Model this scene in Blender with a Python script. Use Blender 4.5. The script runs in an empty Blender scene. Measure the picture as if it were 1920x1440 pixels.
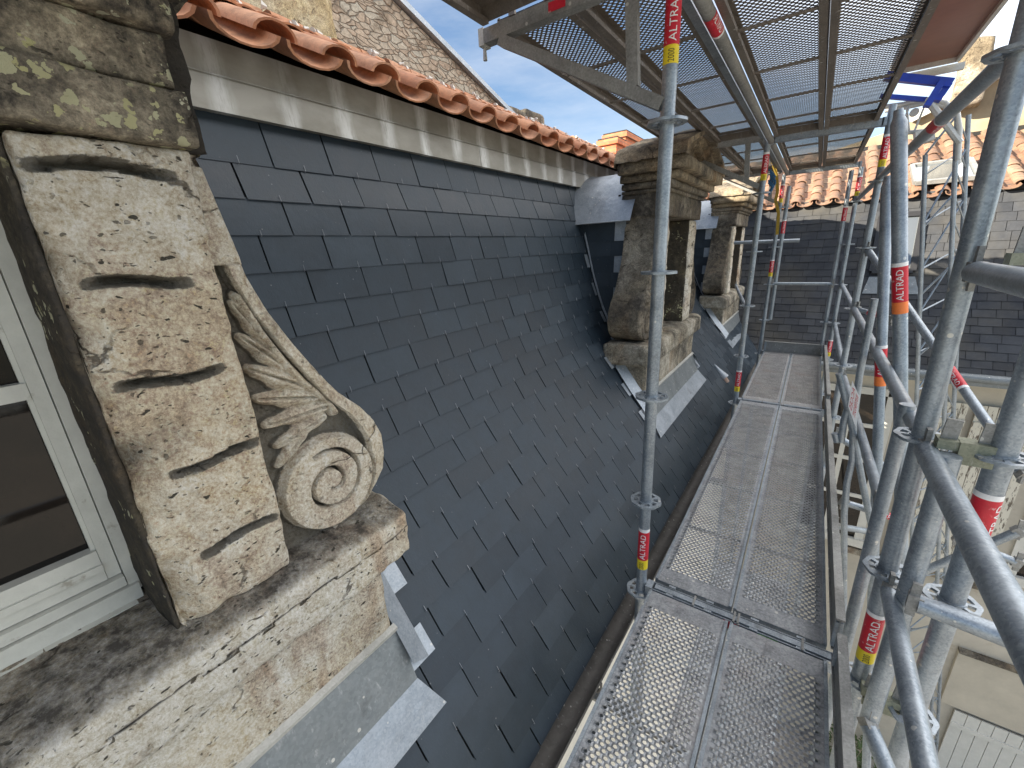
import bpy, bmesh, math, random
from mathutils import Vector, Matrix, noise
random.seed(7)
SC = bpy.context.scene
COL = SC.collection
R = math.radians

# ------------------------------------------------------------------ camera
F = 778.07
ROWS = [(0.81944153, 0.57137917, -0.04518212),
        (0.13821152, -0.27348713, -0.95189409),
        (-0.55624918, 0.77377686, -0.3030779)]
cr = Vector(ROWS[0]).normalized(); fw = Vector(ROWS[2]).normalized()
cr = (cr - fw * cr.dot(fw)).normalized(); dn = fw.cross(cr)
cam = bpy.data.cameras.new("camera"); cam_ob = bpy.data.objects.new("camera", cam); COL.objects.link(cam_ob)
cam_ob.matrix_world = Matrix(((cr.x, -dn.x, -fw.x, 0), (cr.y, -dn.y, -fw.y, 0), (cr.z, -dn.z, -fw.z, 0), (0, 0, 0, 1)))
cam.sensor_width = 36; cam.lens = F / 1920 * 36; cam.clip_start = .02; cam.clip_end = 400
SC.camera = cam_ob

def px(u, v, **k):
    """point where the sight line of photo pixel (u, v) meets a real plane of the place"""
    d = cr * (u - 960) + dn * (v - 720) + fw * F
    a, val = next(iter(k.items())); i = 'xyz'.index(a)
    return d * (val / d[i])

# ------------------------------------------------------------------ sky, sun, exposure
SUN = Vector((-.66, -.62, .335)).normalized()
elev = math.asin(SUN.z); az = math.atan2(SUN.x, SUN.y)
w = bpy.data.worlds.new("World"); SC.world = w; w.use_nodes = True
nt = w.node_tree; N = nt.nodes; L = nt.links
bg = N['Background']; bg.inputs[1].default_value = .06
sky = N.new('ShaderNodeTexSky'); sky.sky_type = 'NISHITA'; sky.sun_disc = False
sky.sun_elevation = elev; sky.sun_rotation = az; sky.air_density = 1.0; sky.dust_density = .3; sky.ozone_density = 3.0
tc = N.new('ShaderNodeTexCoord'); mp = N.new('ShaderNodeMapping'); mp.inputs['Scale'].default_value = (1, 1.6, 5)
nz = N.new('ShaderNodeTexNoise'); nz.inputs['Scale'].default_value = 2.2; nz.inputs['Detail'].default_value = 6; nz.inputs['Roughness'].default_value = .6
rp = N.new('ShaderNodeValToRGB'); rp.color_ramp.elements[0].position = .38; rp.color_ramp.elements[0].color = (.05, .05, .05, 1)
rp.color_ramp.elements[1].position = .72; rp.color_ramp.elements[1].color = (.45, .45, .45, 1)
mx = N.new('ShaderNodeMix'); mx.data_type = 'RGBA'; mx.inputs[7].default_value = (4.9, 5.1, 5.4, 1)
L.new(tc.outputs['Generated'], mp.inputs[0]); L.new(mp.outputs[0], nz.inputs[0]); L.new(nz.outputs[0], rp.inputs[0])
L.new(rp.outputs[0], mx.inputs[0]); L.new(sky.outputs[0], mx.inputs[6])
# added bright sky patch, mostly out of view, filling stone, slates and decks
vd = N.new('ShaderNodeVectorMath'); vd.operation = 'DOT_PRODUCT'; vd.inputs[1].default_value = (.42, .38, .82)
vr = N.new('ShaderNodeMapRange'); vr.inputs[1].default_value = .52; vr.inputs[2].default_value = .88
m2 = N.new('ShaderNodeMix'); m2.data_type = 'RGBA'; m2.inputs[7].default_value = (15.5, 15.3, 15.1, 1)
L.new(tc.outputs['Generated'], vd.inputs[0]); L.new(vd.outputs['Value'], vr.inputs[0]); L.new(vr.outputs[0], m2.inputs[0])
L.new(mx.outputs[2], m2.inputs[6]); L.new(m2.outputs[2], bg.inputs[0])
sl = bpy.data.lights.new("sun", 'SUN'); sl.energy = 4.8; sl.angle = R(.5); sl.color = (1, .9, .74)
so = bpy.data.objects.new("sun", sl); COL.objects.link(so)
so.rotation_euler = SUN.to_track_quat('Z', 'Y').to_euler()
SC.view_settings.view_transform = 'Standard'; SC.view_settings.look = 'None'
SC.view_settings.exposure = 1.88; SC.view_settings.gamma = 1
SC.render.engine = 'CYCLES'
SC.cycles.max_bounces = 6; SC.cycles.diffuse_bounces = 3; SC.cycles.glossy_bounces = 3
SC.cycles.use_denoising = True

# ------------------------------------------------------------------ materials
def newmat(name):
    m = bpy.data.materials.new(name); m.use_nodes = True
    return m, m.node_tree.nodes, m.node_tree.links, m.node_tree.nodes['Principled BSDF']
def cin(N, L, scale=(1, 1, 1)):
    t = N.new('ShaderNodeTexCoord'); p = N.new('ShaderNodeMapping'); p.inputs['Scale'].default_value = scale
    L.new(t.outputs['Object'], p.inputs[0]); return p.outputs[0]
def noi(N, L, vec, scale, det=4, rough=.6, dist=0):
    n = N.new('ShaderNodeTexNoise'); n.inputs['Scale'].default_value = scale; n.inputs['Detail'].default_value = det
    n.inputs['Roughness'].default_value = rough; n.inputs['Distortion'].default_value = dist
    L.new(vec, n.inputs['Vector']); return n.outputs[0]
def vor(N, L, vec, scale, feat='F1', rnd=1):
    n = N.new('ShaderNodeTexVoronoi'); n.feature = feat; n.inputs['Scale'].default_value = scale
    n.inputs['Randomness'].default_value = rnd; L.new(vec, n.inputs['Vector']); return n
def ramp(N, L, fac, stops):
    r = N.new('ShaderNodeValToRGB'); e = r.color_ramp.elements
    while len(e) < len(stops): e.new(.5)
    for i, (p, c) in enumerate(stops):
        e[i].position = p; e[i].color = (c, c, c, 1) if not isinstance(c, tuple) else (*c, 1)
    L.new(fac, r.inputs[0]); return r.outputs[0]
def mixc(N, L, fac, a, b, mode='MIX'):
    m = N.new('ShaderNodeMix'); m.data_type = 'RGBA'; m.blend_type = mode
    for s, v in ((0, fac), (6, a), (7, b)):
        if isinstance(v, (int, float)): m.inputs[s].default_value = v
        elif isinstance(v, tuple): m.inputs[s].default_value = (*v, 1)
        else: L.new(v, m.inputs[s])
    return m.outputs[2]
def mth(N, L, op, a, b=0):
    m = N.new('ShaderNodeMath'); m.operation = op
    for i, v in ((0, a), (1, b)):
        if isinstance(v, (int, float)): m.inputs[i].default_value = v
        else: L.new(v, m.inputs[i])
    return m.outputs[0]
def bump(N, L, b, h, strength=.5, dist=.01, prev=None):
    n = N.new('ShaderNodeBump'); n.inputs['Strength'].default_value = strength; n.inputs['Distance'].default_value = dist
    L.new(h, n.inputs['Height'])
    if prev: L.new(prev, n.inputs['Normal'])
    L.new(n.outputs[0], b.inputs['Normal']); return n.outputs[0]

def stone_mat(name, a=(.50, .42, .28), b=(.36, .28, .17), grime=.35, lichen=.0, pale=.3, rust=.2, stretch=(1, 1, 1), pits=.5, ledge=0):
    m, N, L, P = newmat(name); v = cin(N, L)
    c = mixc(N, L, ramp(N, L, noi(N, L, v, 4.5, 6, .65), [(.35, 0), (.65, 1)]), a, b)
    c = mixc(N, L, mth(N, L, 'MULTIPLY', ramp(N, L, noi(N, L, v, 1.9, 5, .6, .4), [(.47, 0), (.60, 1)]), pale), c, (.66, .63, .56))
    v2 = cin(N, L, (1.3, 1.3, .5))
    c = mixc(N, L, mth(N, L, 'MULTIPLY', ramp(N, L, noi(N, L, v2, 3.1, 4, .6, .5), [(.54, 0), (.68, 1)]), rust), c, (.30, .16, .07))
    fine = noi(N, L, v, 120, 5, .8); mid = noi(N, L, v, 21, 9, .78, .6)
    c = mixc(N, L, .75, c, ramp(N, L, fine, [(.30, .12), (.62, .74)]), 'OVERLAY')
    c = mixc(N, L, .70, c, ramp(N, L, mid, [(.34, .14), (.62, .70)]), 'OVERLAY')
    g = noi(N, L, cin(N, L, stretch), 2.6, 9, .68, .3)
    lo = .78 - grime * .5
    gf = ramp(N, L, g, [(lo - .08, 0), (lo + .09, 1)])
    if ledge:
        ge = N.new('ShaderNodeNewGeometry'); sp = N.new('ShaderNodeSeparateXYZ'); L.new(ge.outputs['Normal'], sp.inputs[0])
        gf = mth(N, L, 'MAXIMUM', gf, mth(N, L, 'MULTIPLY', ramp(N, L, sp.outputs[2], [(.55, 0), (.95, 1)]), ramp(N, L, noi(N, L, v, 3.4, 8, .7), [(.30, .3), (.52, ledge)])))
    gf2 = mth(N, L, 'MULTIPLY', gf, ramp(N, L, noi(N, L, v, 24, 6, .75), [(.25, .2), (.6, 1)]))
    c = mixc(N, L, gf2, c, (.060, .054, .048))
    vw0 = cin(N, L, (1.4, 1, 1.7)); nd = N.new('ShaderNodeTexNoise'); nd.inputs['Scale'].default_value = 22; nd.inputs['Detail'].default_value = 4; L.new(vw0, nd.inputs['Vector'])
    vm = N.new('ShaderNodeMix'); vm.data_type = 'VECTOR'; vm.inputs[0].default_value = .06; L.new(vw0, vm.inputs[4]); L.new(nd.outputs['Color'], vm.inputs[5]); vw = vm.outputs[1]
    big = noi(N, L, v, 6, 4, .6)
    pv = vor(N, L, vw, 36); rs = N.new('ShaderNodeSeparateColor'); L.new(pv.outputs['Color'], rs.inputs[0])
    thr = mth(N, L, 'MULTIPLY', mth(N, L, 'POWER', rs.outputs[0], 3), .27)
    pm = ramp(N, L, mth(N, L, 'SUBTRACT', thr, pv.outputs['Distance']), [(0, 0), (.05, 1)])
    pv2 = vor(N, L, vw, 70); rs2 = N.new('ShaderNodeSeparateColor'); L.new(pv2.outputs['Color'], rs2.inputs[0])
    thr2 = mth(N, L, 'MULTIPLY', mth(N, L, 'POWER', rs2.outputs[1], 2), .36)
    pm2 = mth(N, L, 'MULTIPLY', ramp(N, L, mth(N, L, 'SUBTRACT', thr2, pv2.outputs['Distance']), [(0, 0), (.08, .8)]), ramp(N, L, big, [(.34, 0), (.50, 1)]))
    pit = mth(N, L, 'MAXIMUM', pm, pm2)
    c = mixc(N, L, mth(N, L, 'MULTIPLY', pit, min(1, pits * 1.6)), c, (.055, .052, .042))
    ce = vor(N, L, vm.outputs[1], 3.1, 'DISTANCE_TO_EDGE')
    ck = mth(N, L, 'MULTIPLY', ramp(N, L, ce.outputs['Distance'], [(.004, 1), (.014, 0)]), ramp(N, L, big, [(.52, 0), (.6, .8)]))
    c = mixc(N, L, ck, c, (.06, .05, .04))
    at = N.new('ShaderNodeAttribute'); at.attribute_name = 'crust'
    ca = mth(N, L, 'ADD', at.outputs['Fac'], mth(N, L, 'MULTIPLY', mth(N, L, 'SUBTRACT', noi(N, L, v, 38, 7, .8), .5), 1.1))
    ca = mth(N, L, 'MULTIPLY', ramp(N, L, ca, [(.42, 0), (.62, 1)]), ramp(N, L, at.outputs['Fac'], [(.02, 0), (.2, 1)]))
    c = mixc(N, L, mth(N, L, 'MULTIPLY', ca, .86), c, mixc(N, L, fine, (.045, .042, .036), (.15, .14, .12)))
    if lichen > 0:
        lv0 = cin(N, L, (1, 1, 1)); ln_ = N.new('ShaderNodeTexNoise'); ln_.inputs['Scale'].default_value = 55; ln_.inputs['Detail'].default_value = 5; L.new(lv0, ln_.inputs['Vector'])
        lm_ = N.new('ShaderNodeMix'); lm_.data_type = 'VECTOR'; lm_.inputs[0].default_value = .04; L.new(lv0, lm_.inputs[4]); L.new(ln_.outputs['Color'], lm_.inputs[5])
        lv = vor(N, L, lm_.outputs[1], 42); lr = N.new('ShaderNodeSeparateColor'); L.new(lv.outputs['Color'], lr.inputs[0])
        lt_ = mth(N, L, 'MULTIPLY', lr.outputs[2], .52)
        lm = ramp(N, L, mth(N, L, 'SUBTRACT', lt_, lv.outputs['Distance']), [(0, 0), (.03, 1)])
        lm = mth(N, L, 'MULTIPLY', lm, ramp(N, L, noi(N, L, v, 7, 4, .6), [(.60 - lichen * .2, 0), (.64 - lichen * .2, 1)]))
        c = mixc(N, L, lm, c, mixc(N, L, lr.outputs[0], (.50, .47, .24), (.56, .55, .42)))
    L.new(c, P.inputs['Base Color']); P.inputs['Roughness'].default_value = .95
    P.inputs['Specular IOR Level'].default_value = .2
    h = mth(N, L, 'SUBTRACT', mth(N, L, 'ADD', mth(N, L, 'MULTIPLY', fine, .5), mth(N, L, 'MULTIPLY', mid, 1.1)), mth(N, L, 'MULTIPLY', mth(N, L, 'MAXIMUM', pit, ck), 1.0))
    bump(N, L, P, h, .9, .014)
    return m

M = {}
M['stone'] = stone_mat('limestone', a=(.72, .645, .51), b=(.56, .465, .34), grime=.26, pale=.6, rust=.4, pits=.6)
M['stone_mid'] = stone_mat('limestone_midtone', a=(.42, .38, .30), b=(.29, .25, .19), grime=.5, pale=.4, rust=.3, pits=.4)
M['stone_carved'] = stone_mat('limestone_carved', a=(.72, .65, .53), b=(.55, .48, .37), grime=.30, pale=.4, rust=.5, pits=.25)
M['crust'] = stone_mat('black_crust', a=(.17, .155, .13), b=(.10, .09, .075), grime=.5, pale=0, rust=.1, pits=.2)
M['stone_sill'] = stone_mat('limestone_sill', a=(.72, .665, .55), b=(.55, .485, .385), grime=.30, pale=.85, rust=.6, stretch=(1, .5, 1), pits=.6, ledge=.95)
M['stone_top'] = stone_mat('limestone_weathered', a=(.52, .44, .32), b=(.33, .28, .20), grime=.60, lichen=1.0, pale=.1, rust=.3)
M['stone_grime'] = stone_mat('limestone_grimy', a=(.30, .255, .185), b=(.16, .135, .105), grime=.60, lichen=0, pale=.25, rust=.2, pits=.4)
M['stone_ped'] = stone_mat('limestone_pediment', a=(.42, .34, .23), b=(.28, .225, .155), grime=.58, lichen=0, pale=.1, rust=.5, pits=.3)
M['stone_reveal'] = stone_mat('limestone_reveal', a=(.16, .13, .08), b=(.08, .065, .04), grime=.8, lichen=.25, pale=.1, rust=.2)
M['stone_dark'] = stone_mat('limestone_blackened', a=(.09, .08, .065), b=(.05, .045, .04), grime=.8, pale=0, rust=.1)

def slate_mat(name, a, b, rough=.42, streak=.25, warm=None, dust=.22, spec=.5):
    m, N, L, P = newmat(name)
    g = N.new('ShaderNodeNewGeometry'); v = cin(N, L)
    c = mixc(N, L, g.outputs['Random Per Island'], a, b)
    if warm: c = mixc(N, L, ramp(N, L, noi(N, L, v, 1.2, 4), [(.45, 0), (.7, .8)]), c, warm)
    n = noi(N, L, cin(N, L, (1, 1, 1)), 9, 7, .7)
    c = mixc(N, L, .4, c, ramp(N, L, n, [(.3, .3), (.7, .7)]), 'OVERLAY')
    s = noi(N, L, cin(N, L, (14, 22, 3)), 7, 6, .75)
    c = mixc(N, L, mth(N, L, 'MULTIPLY', ramp(N, L, s, [(.62, 0), (.78, 1)]), streak), c, (.22, .23, .25))
    c = mixc(N, L, mth(N, L, 'MULTIPLY', ramp(N, L, vor(N, L, v, 17).outputs['Distance'], [(.03, 1), (.06, 0)]), .35), c, (.35, .36, .36))
    c = mixc(N, L, mth(N, L, 'MULTIPLY', ramp(N, L, noi(N, L, v, 2.3, 8, .75), [(.5, 0), (.68, 1)]), dust), c, (.17, .175, .18))
    L.new(c, P.inputs['Base Color']); P.inputs['Specular IOR Level'].default_value = spec
    rr = mth(N, L, 'ADD', mth(N, L, 'ADD', mth(N, L, 'MULTIPLY', n, .25), mth(N, L, 'MULTIPLY', g.outputs['Random Per Island'], .12)), rough - .15); L.new(rr, P.inputs['Roughness'])
    h = mth(N, L, 'ADD', noi(N, L, v, 35, 5, .6), mth(N, L, 'MULTIPLY', s, .6))
    bump(N, L, P, h, .35, .004)
    return m
M['slate'] = slate_mat('new_slate', (.019, .030, .043), (.036, .051, .068), .46, .3, None, .04, .4)
M['slate_old'] = slate_mat('old_slate', (.034, .037, .044), (.062, .066, .074), .85, .15, (.085, .08, .07), .1, .2)
M['slate_edge'] = newmat('slate_edge')[0]; M['slate_edge'].node_tree.nodes['Principled BSDF'].inputs[0].default_value = (.10, .115, .14, 1)
M['under'] = newmat('underlay')[0]; M['under'].node_tree.nodes['Principled BSDF'].inputs[0].default_value = (.008, .008, .009, 1)
M['under'].node_tree.nodes['Principled BSDF'].inputs['Roughness'].default_value = .9

def tile_mat(name, cols, dirt):
    m, N, L, P = newmat(name); g = N.new('ShaderNodeNewGeometry'); v = cin(N, L)
    c = ramp(N, L, g.outputs['Random Per Island'], [(i / (len(cols) - 1), k) for i, k in enumerate(cols)])
    n = noi(N, L, v, 14, 6, .7)
    c = mixc(N, L, mth(N, L, 'MULTIPLY', ramp(N, L, n, [(.42, 0), (.66, 1)]), dirt), c, (.10, .07, .05))
    c = mixc(N, L, .3, c, ramp(N, L, noi(N, L, v, 70, 4, .7), [(.3, .3), (.7, .7)]), 'OVERLAY')
    L.new(c, P.inputs['Base Color']); P.inputs['Roughness'].default_value = .85
    bump(N, L, P, noi(N, L, v, 50, 5, .7), .3, .004); return m
M['tile'] = tile_mat('terracotta_new', [(.44, .18, .09), (.52, .25, .13), (.38, .16, .085), (.56, .30, .18), (.47, .20, .10)], .45)
M['tile_old'] = tile_mat('terracotta_old', [(.24, .11, .065), (.31, .17, .10), (.20, .10, .06), (.33, .21, .135), (.27, .145, .09)], .85)

def plain(name, col, rough=.6, metal=0, var=.25, scale=12, bs=.15, bd=.003, spots=None):
    m, N, L, P = newmat(name); v = cin(N, L)
    n = noi(N, L, v, scale, 7, .7)
    c = mixc(N, L, ramp(N, L, n, [(.3, 0), (.7, 1)]), tuple(x * (1 - var) for x in col), tuple(min(1, x * (1 + var)) for x in col))
    if spots: c = mixc(N, L, ramp(N, L, noi(N, L, v, spots[2], 6, .7), [(spots[1], 0), (spots[1] + .08, 1)]), c, spots[0])
    L.new(c, P.inputs['Base Color']); P.inputs['Roughness'].default_value = rough; P.inputs['Metallic'].default_value = metal
    if bs: bump(N, L, P, noi(N, L, v, scale * 4, 5, .7), bs, bd)
    return m
def galv_mat(name, a, b, metal=.55, rough=.42, rust=.0, vs=190, wave=0):
    m, N, L, P = newmat(name); v = cin(N, L)
    sp = vor(N, L, v, vs); n = noi(N, L, v, 8, 7, .7); s2 = noi(N, L, cin(N, L, (1, 1, .25)), 40, 5, .7)
    f = mth(N, L, 'ADD', mth(N, L, 'MULTIPLY', sp.outputs['Color'], .22), mth(N, L, 'MULTIPLY', n, .78))
    c = mixc(N, L, ramp(N, L, f, [(.3, 0), (.65, 1)]), a, b)
    c = mixc(N, L, mth(N, L, 'MULTIPLY', ramp(N, L, s2, [(.6, 0), (.72, 1)]), .5), c, (.55, .56, .56))
    c = mixc(N, L, mth(N, L, 'MULTIPLY', ramp(N, L, noi(N, L, v, 5, 8, .75), [(.58, 0), (.66, 1)]), .35), c, (.09, .085, .08))
    sv = vor(N, L, v, 38); sr = N.new('ShaderNodeSeparateColor'); L.new(sv.outputs['Color'], sr.inputs[0])
    st_ = mth(N, L, 'SUBTRACT', mth(N, L, 'MULTIPLY', mth(N, L, 'POWER', sr.outputs[0], 7), .30), sv.outputs['Distance'])
    c = mixc(N, L, mth(N, L, 'MULTIPLY', ramp(N, L, st_, [(0, 0), (.03, 1)]), .8), c, (.62, .61, .57))
    if rust: c = mixc(N, L, mth(N, L, 'MULTIPLY', ramp(N, L, noi(N, L, v, 2.4, 7, .7), [(.5, 0), (.62, 1)]), rust), c, (.30, .17, .11))
    L.new(c, P.inputs['Base Color']); P.inputs['Metallic'].default_value = metal
    L.new(mth(N, L, 'ADD', mth(N, L, 'MULTIPLY', n, .3), rough - .12), P.inputs['Roughness'])
    nb = bump(N, L, P, s2, .12, .002)
    if wave: bump(N, L, P, noi(N, L, v, 7, 3, .5), wave, .02, nb)
    return m
M['galv'] = galv_mat('galvanised_steel', (.17, .20, .23), (.38, .425, .47), .55, .38)
M['galv_dull'] = galv_mat('dull_galvanised_steel', (.17, .17, .165), (.34, .34, .325), .35, .55)
M['deck'] = galv_mat('worn_deck_steel', (.15, .16, .175), (.40, .415, .43), .4, .45, .12, 150)
M['deck_rust'] = galv_mat('reddened_deck_steel', (.20, .20, .20), (.42, .41, .405), .35, .5, .22, 150)
M['alu'] = galv_mat('weathered_aluminium', (.42, .42, .39), (.6, .6, .57), .4, .45)
M['zinc'] = galv_mat('bright_zinc', (.24, .28, .32), (.40, .44, .49), .35, .42, 0, 160, .6)
M['zinc_dark'] = galv_mat('tarnished_zinc', (.15, .17, .18), (.24, .26, .27), .35, .5, 0, 120, .6)
M['upper'] = galv_mat('shade_toned_deck_steel', (.14, .12, .10), (.24, .21, .18), .4, .55)  # underside shade put into the colour: darker, browner copy of the deck steel
M['gutter'] = galv_mat('gutter_zinc', (.10, .095, .088), (.17, .16, .15), .25, .55, 0, 25)
def fascia_mat():
    m, N, L, P = newmat('aged_zinc_fascia'); v = cin(N, L)
    c = mixc(N, L, ramp(N, L, noi(N, L, cin(N, L, (1, 1, 2)), 3, 7, .65), [(.35, 0), (.65, 1)]), (.22, .21, .18), (.32, .31, .275))
    # white bloom in streaks about every 0.26 m
    sx = N.new('ShaderNodeSeparateXYZ'); t = N.new('ShaderNodeTexCoord'); L.new(t.outputs['Object'], sx.inputs[0])
    wob = mth(N, L, 'MULTIPLY', noi(N, L, v, 5, 3), .10)
    fr = mth(N, L, 'FRACT', mth(N, L, 'DIVIDE', mth(N, L, 'ADD', sx.outputs[1], wob), .257))
    d = mth(N, L, 'ABSOLUTE', mth(N, L, 'SUBTRACT', fr, .5))
    k = ramp(N, L, d, [(.05, 1), (.20, 0)])
    k = mth(N, L, 'MULTIPLY', k, ramp(N, L, noi(N, L, cin(N, L, (1, 6, 1)), 9, 8, .8), [(.30, 0), (.52, 1)]))
    k = mth(N, L, 'MULTIPLY', k, ramp(N, L, noi(N, L, v, 2.2, 2), [(.35, .3), (.55, 1)]))
    c = mixc(N, L, k, c, (.60, .61, .60))
    L.new(c, P.inputs['Base Color']); P.inputs['Metallic'].default_value = .25; P.inputs['Roughness'].default_value = .5
    bump(N, L, P, noi(N, L, v, 6, 4), .25, .01); return m
M['fascia'] = fascia_mat()
M['paint'] = plain('grey_white_paint', (.56, .56, .51), .5, 0, .10, 14, .25, .004, ((.34, .32, .27), .62, 13))
M['paint_far'] = plain('white_window_paint', (.60, .585, .53), .55, 0, .08)
M['render'] = plain('cream_render', (.50, .455, .375), .9, 0, .12, 2.5, .3, .006, ((.42, .36, .27), .6, 3))
M['render_ochre'] = plain('ochre_render', (.33, .27, .18), .9, 0, .2, 3, .4, .01)
M['cream'] = plain('pale_cream_wall', (.70, .66, .57), .9, 0, .1, 20, .2, .003, ((.35, .3, .24), .70, 40))
M['ground'] = plain('courtyard_gravel', (.30, .28, .25), .95, 0, .2, 6, .5, .01)
M['brick'] = None
M['black'] = plain('black_frame', (.02, .02, .022), .5, 0, .2)
M['red'] = plain('red_sticker', (.55, .012, .03), .45, 0, .12, 60, .1, .001, ((.62, .42, .40), .60, 34))
M['yellow'] = plain('yellow_sticker', (.80, .62, .02), .45, 0, .08, 60, 0)
M['orange'] = plain('orange_sticker', (.85, .22, .05), .5, 0, .12, 60, 0)
M['white'] = plain('white_sticker', (.80, .80, .80), .5, 0, .06, 60, 0)
M['ink'] = plain('black_ink', (.02, .02, .02), .5, 0, 0, 10, 0)
M['green'] = plain('green_tape', (.08, .32, .05), .5, 0, .15, 40, 0)
M['blue'] = plain('blue_enamel', (.012, .05, .42), .4, 0, .15, 20, .05)
M['ply'] = plain('brown_film_plywood', (.20, .085, .055), .45, 0, .14, 5, .05, .002)
M['strap'] = plain('yellow_webbing', (.36, .24, .03), .8, 0, .25, 30)
M['hook'] = plain('steel_hook', (.26, .27, .29), .4, .5, .3, 30, 0)
M['leaf'] = plain('leaf_green', (.06, .10, .03), .6, 0, .4, 5)
M['wood'] = plain('grey_wood', (.35, .29, .22), .9, 0, .3, 14)
def glass_mat():
    m, N, L, P = newmat('dark_window_glass'); v = cin(N, L)
    c = mixc(N, L, ramp(N, L, noi(N, L, v, 5, 4), [(.4, 0), (.65, 1)]), (.006, .005, .004), (.020, .014, .010))
    c = mixc(N, L, ramp(N, L, noi(N, L, cin(N, L, (1, 8, 1)), 14, 7, .8), [(.68, 0), (.8, .35)]), c, (.25, .25, .25))
    L.new(c, P.inputs['Base Color']); P.inputs['Roughness'].default_value = .03; P.inputs['Specular IOR Level'].default_value = .35
    return m
M['glass'] = glass_mat()
def skyglass():
    m, N, L, P = newmat('pale_roof_glass'); P.inputs['Base Color'].default_value = (.25, .27, .28, 1)
    P.inputs['Roughness'].default_value = .08; P.inputs['Metallic'].default_value = .6; return m
M['skyglass'] = skyglass()
def peel_mat():
    m, N, L, P = newmat('peeling_white_paint')
    n = noi(N, L, cin(N, L, (3, 3, .6)), 9, 8, .75)
    c = mixc(N, L, ramp(N, L, n, [(.54, 0), (.57, 1)]), (.66, .62, .52), (.16, .13, .10))
    L.new(c, P.inputs['Base Color']); P.inputs['Roughness'].default_value = .8
    bump(N, L, P, n, .3, .004); return m
M['peel'] = peel_mat()
def rubble_mat():
    m, N, L, P = newmat('rubble_stone_wall')
    v0 = cin(N, L, (1, 1, 2.3)); n0 = N.new('ShaderNodeTexNoise'); n0.inputs['Scale'].default_value = 3; L.new(v0, n0.inputs['Vector'])
    v = N.new('ShaderNodeMix'); v.data_type = 'VECTOR'; v.inputs[0].default_value = .22; L.new(v0, v.inputs[4]); L.new(n0.outputs['Color'], v.inputs[5])
    vv = v.outputs[1]
    d = vor(N, L, vv, 12, 'DISTANCE_TO_EDGE'); cc = vor(N, L, vv, 12)
    c = ramp(N, L, cc.outputs['Color'], [(.1, (.40, .31, .23)), (.5, (.50, .40, .30)), (.9, (.46, .42, .34))])
    fine = noi(N, L, cin(N, L), 30, 7, .75)
    c = mixc(N, L, .55, c, ramp(N, L, fine, [(.3, .2), (.65, .68)]), 'OVERLAY')
    c = mixc(N, L, mth(N, L, 'MULTIPLY', ramp(N, L, noi(N, L, cin(N, L), 5, 7, .7), [(.52, 0), (.6, 1)]), .6), c, (.17, .13, .09))
    c = mixc(N, L, ramp(N, L, d.outputs['Distance'], [(.005, .55), (.05, 0)]), c, (.25, .20, .15))
    L.new(c, P.inputs['Base Color']); P.inputs['Roughness'].default_value = .95
    h = mth(N, L, 'ADD', ramp(N, L, d.outputs['Distance'], [(0, 0), (.09, 1)]), mth(N, L, 'MULTIPLY', fine, .6))
    bump(N, L, P, h, .9, .03); return m
M['rubble'] = rubble_mat()
def brick_mat():
    m, N, L, P = newmat('red_brick')
    t = N.new('ShaderNodeTexCoord'); s = N.new('ShaderNodeSeparateXYZ'); L.new(t.outputs['Object'], s.inputs[0])
    cb = N.new('ShaderNodeCombineXYZ'); L.new(mth(N, L, 'ADD', s.outputs[0], s.outputs[1]), cb.inputs[0]); L.new(s.outputs[2], cb.inputs[1])
    b = N.new('ShaderNodeTexBrick'); b.inputs['Scale'].default_value = 4.5; b.inputs['Color1'].default_value = (.45, .13, .06, 1)
    b.inputs['Color2'].default_value = (.58, .22, .10, 1); b.inputs['Mortar'].default_value = (.22, .15, .11, 1)
    b.inputs['Mortar Size'].default_value = .022; b.inputs['Row Height'].default_value = .27; b.inputs['Brick Width'].default_value = .95
    L.new(cb.outputs[0], b.inputs[0])
    c = mixc(N, L, .35, b.outputs[0], ramp(N, L, noi(N, L, cin(N, L), 14, 5), [(.3, .3), (.7, .7)]), 'OVERLAY')
    L.new(c, P.inputs['Base Color']); P.inputs['Roughness'].default_value = .9; return m
M['brick'] = brick_mat()

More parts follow.
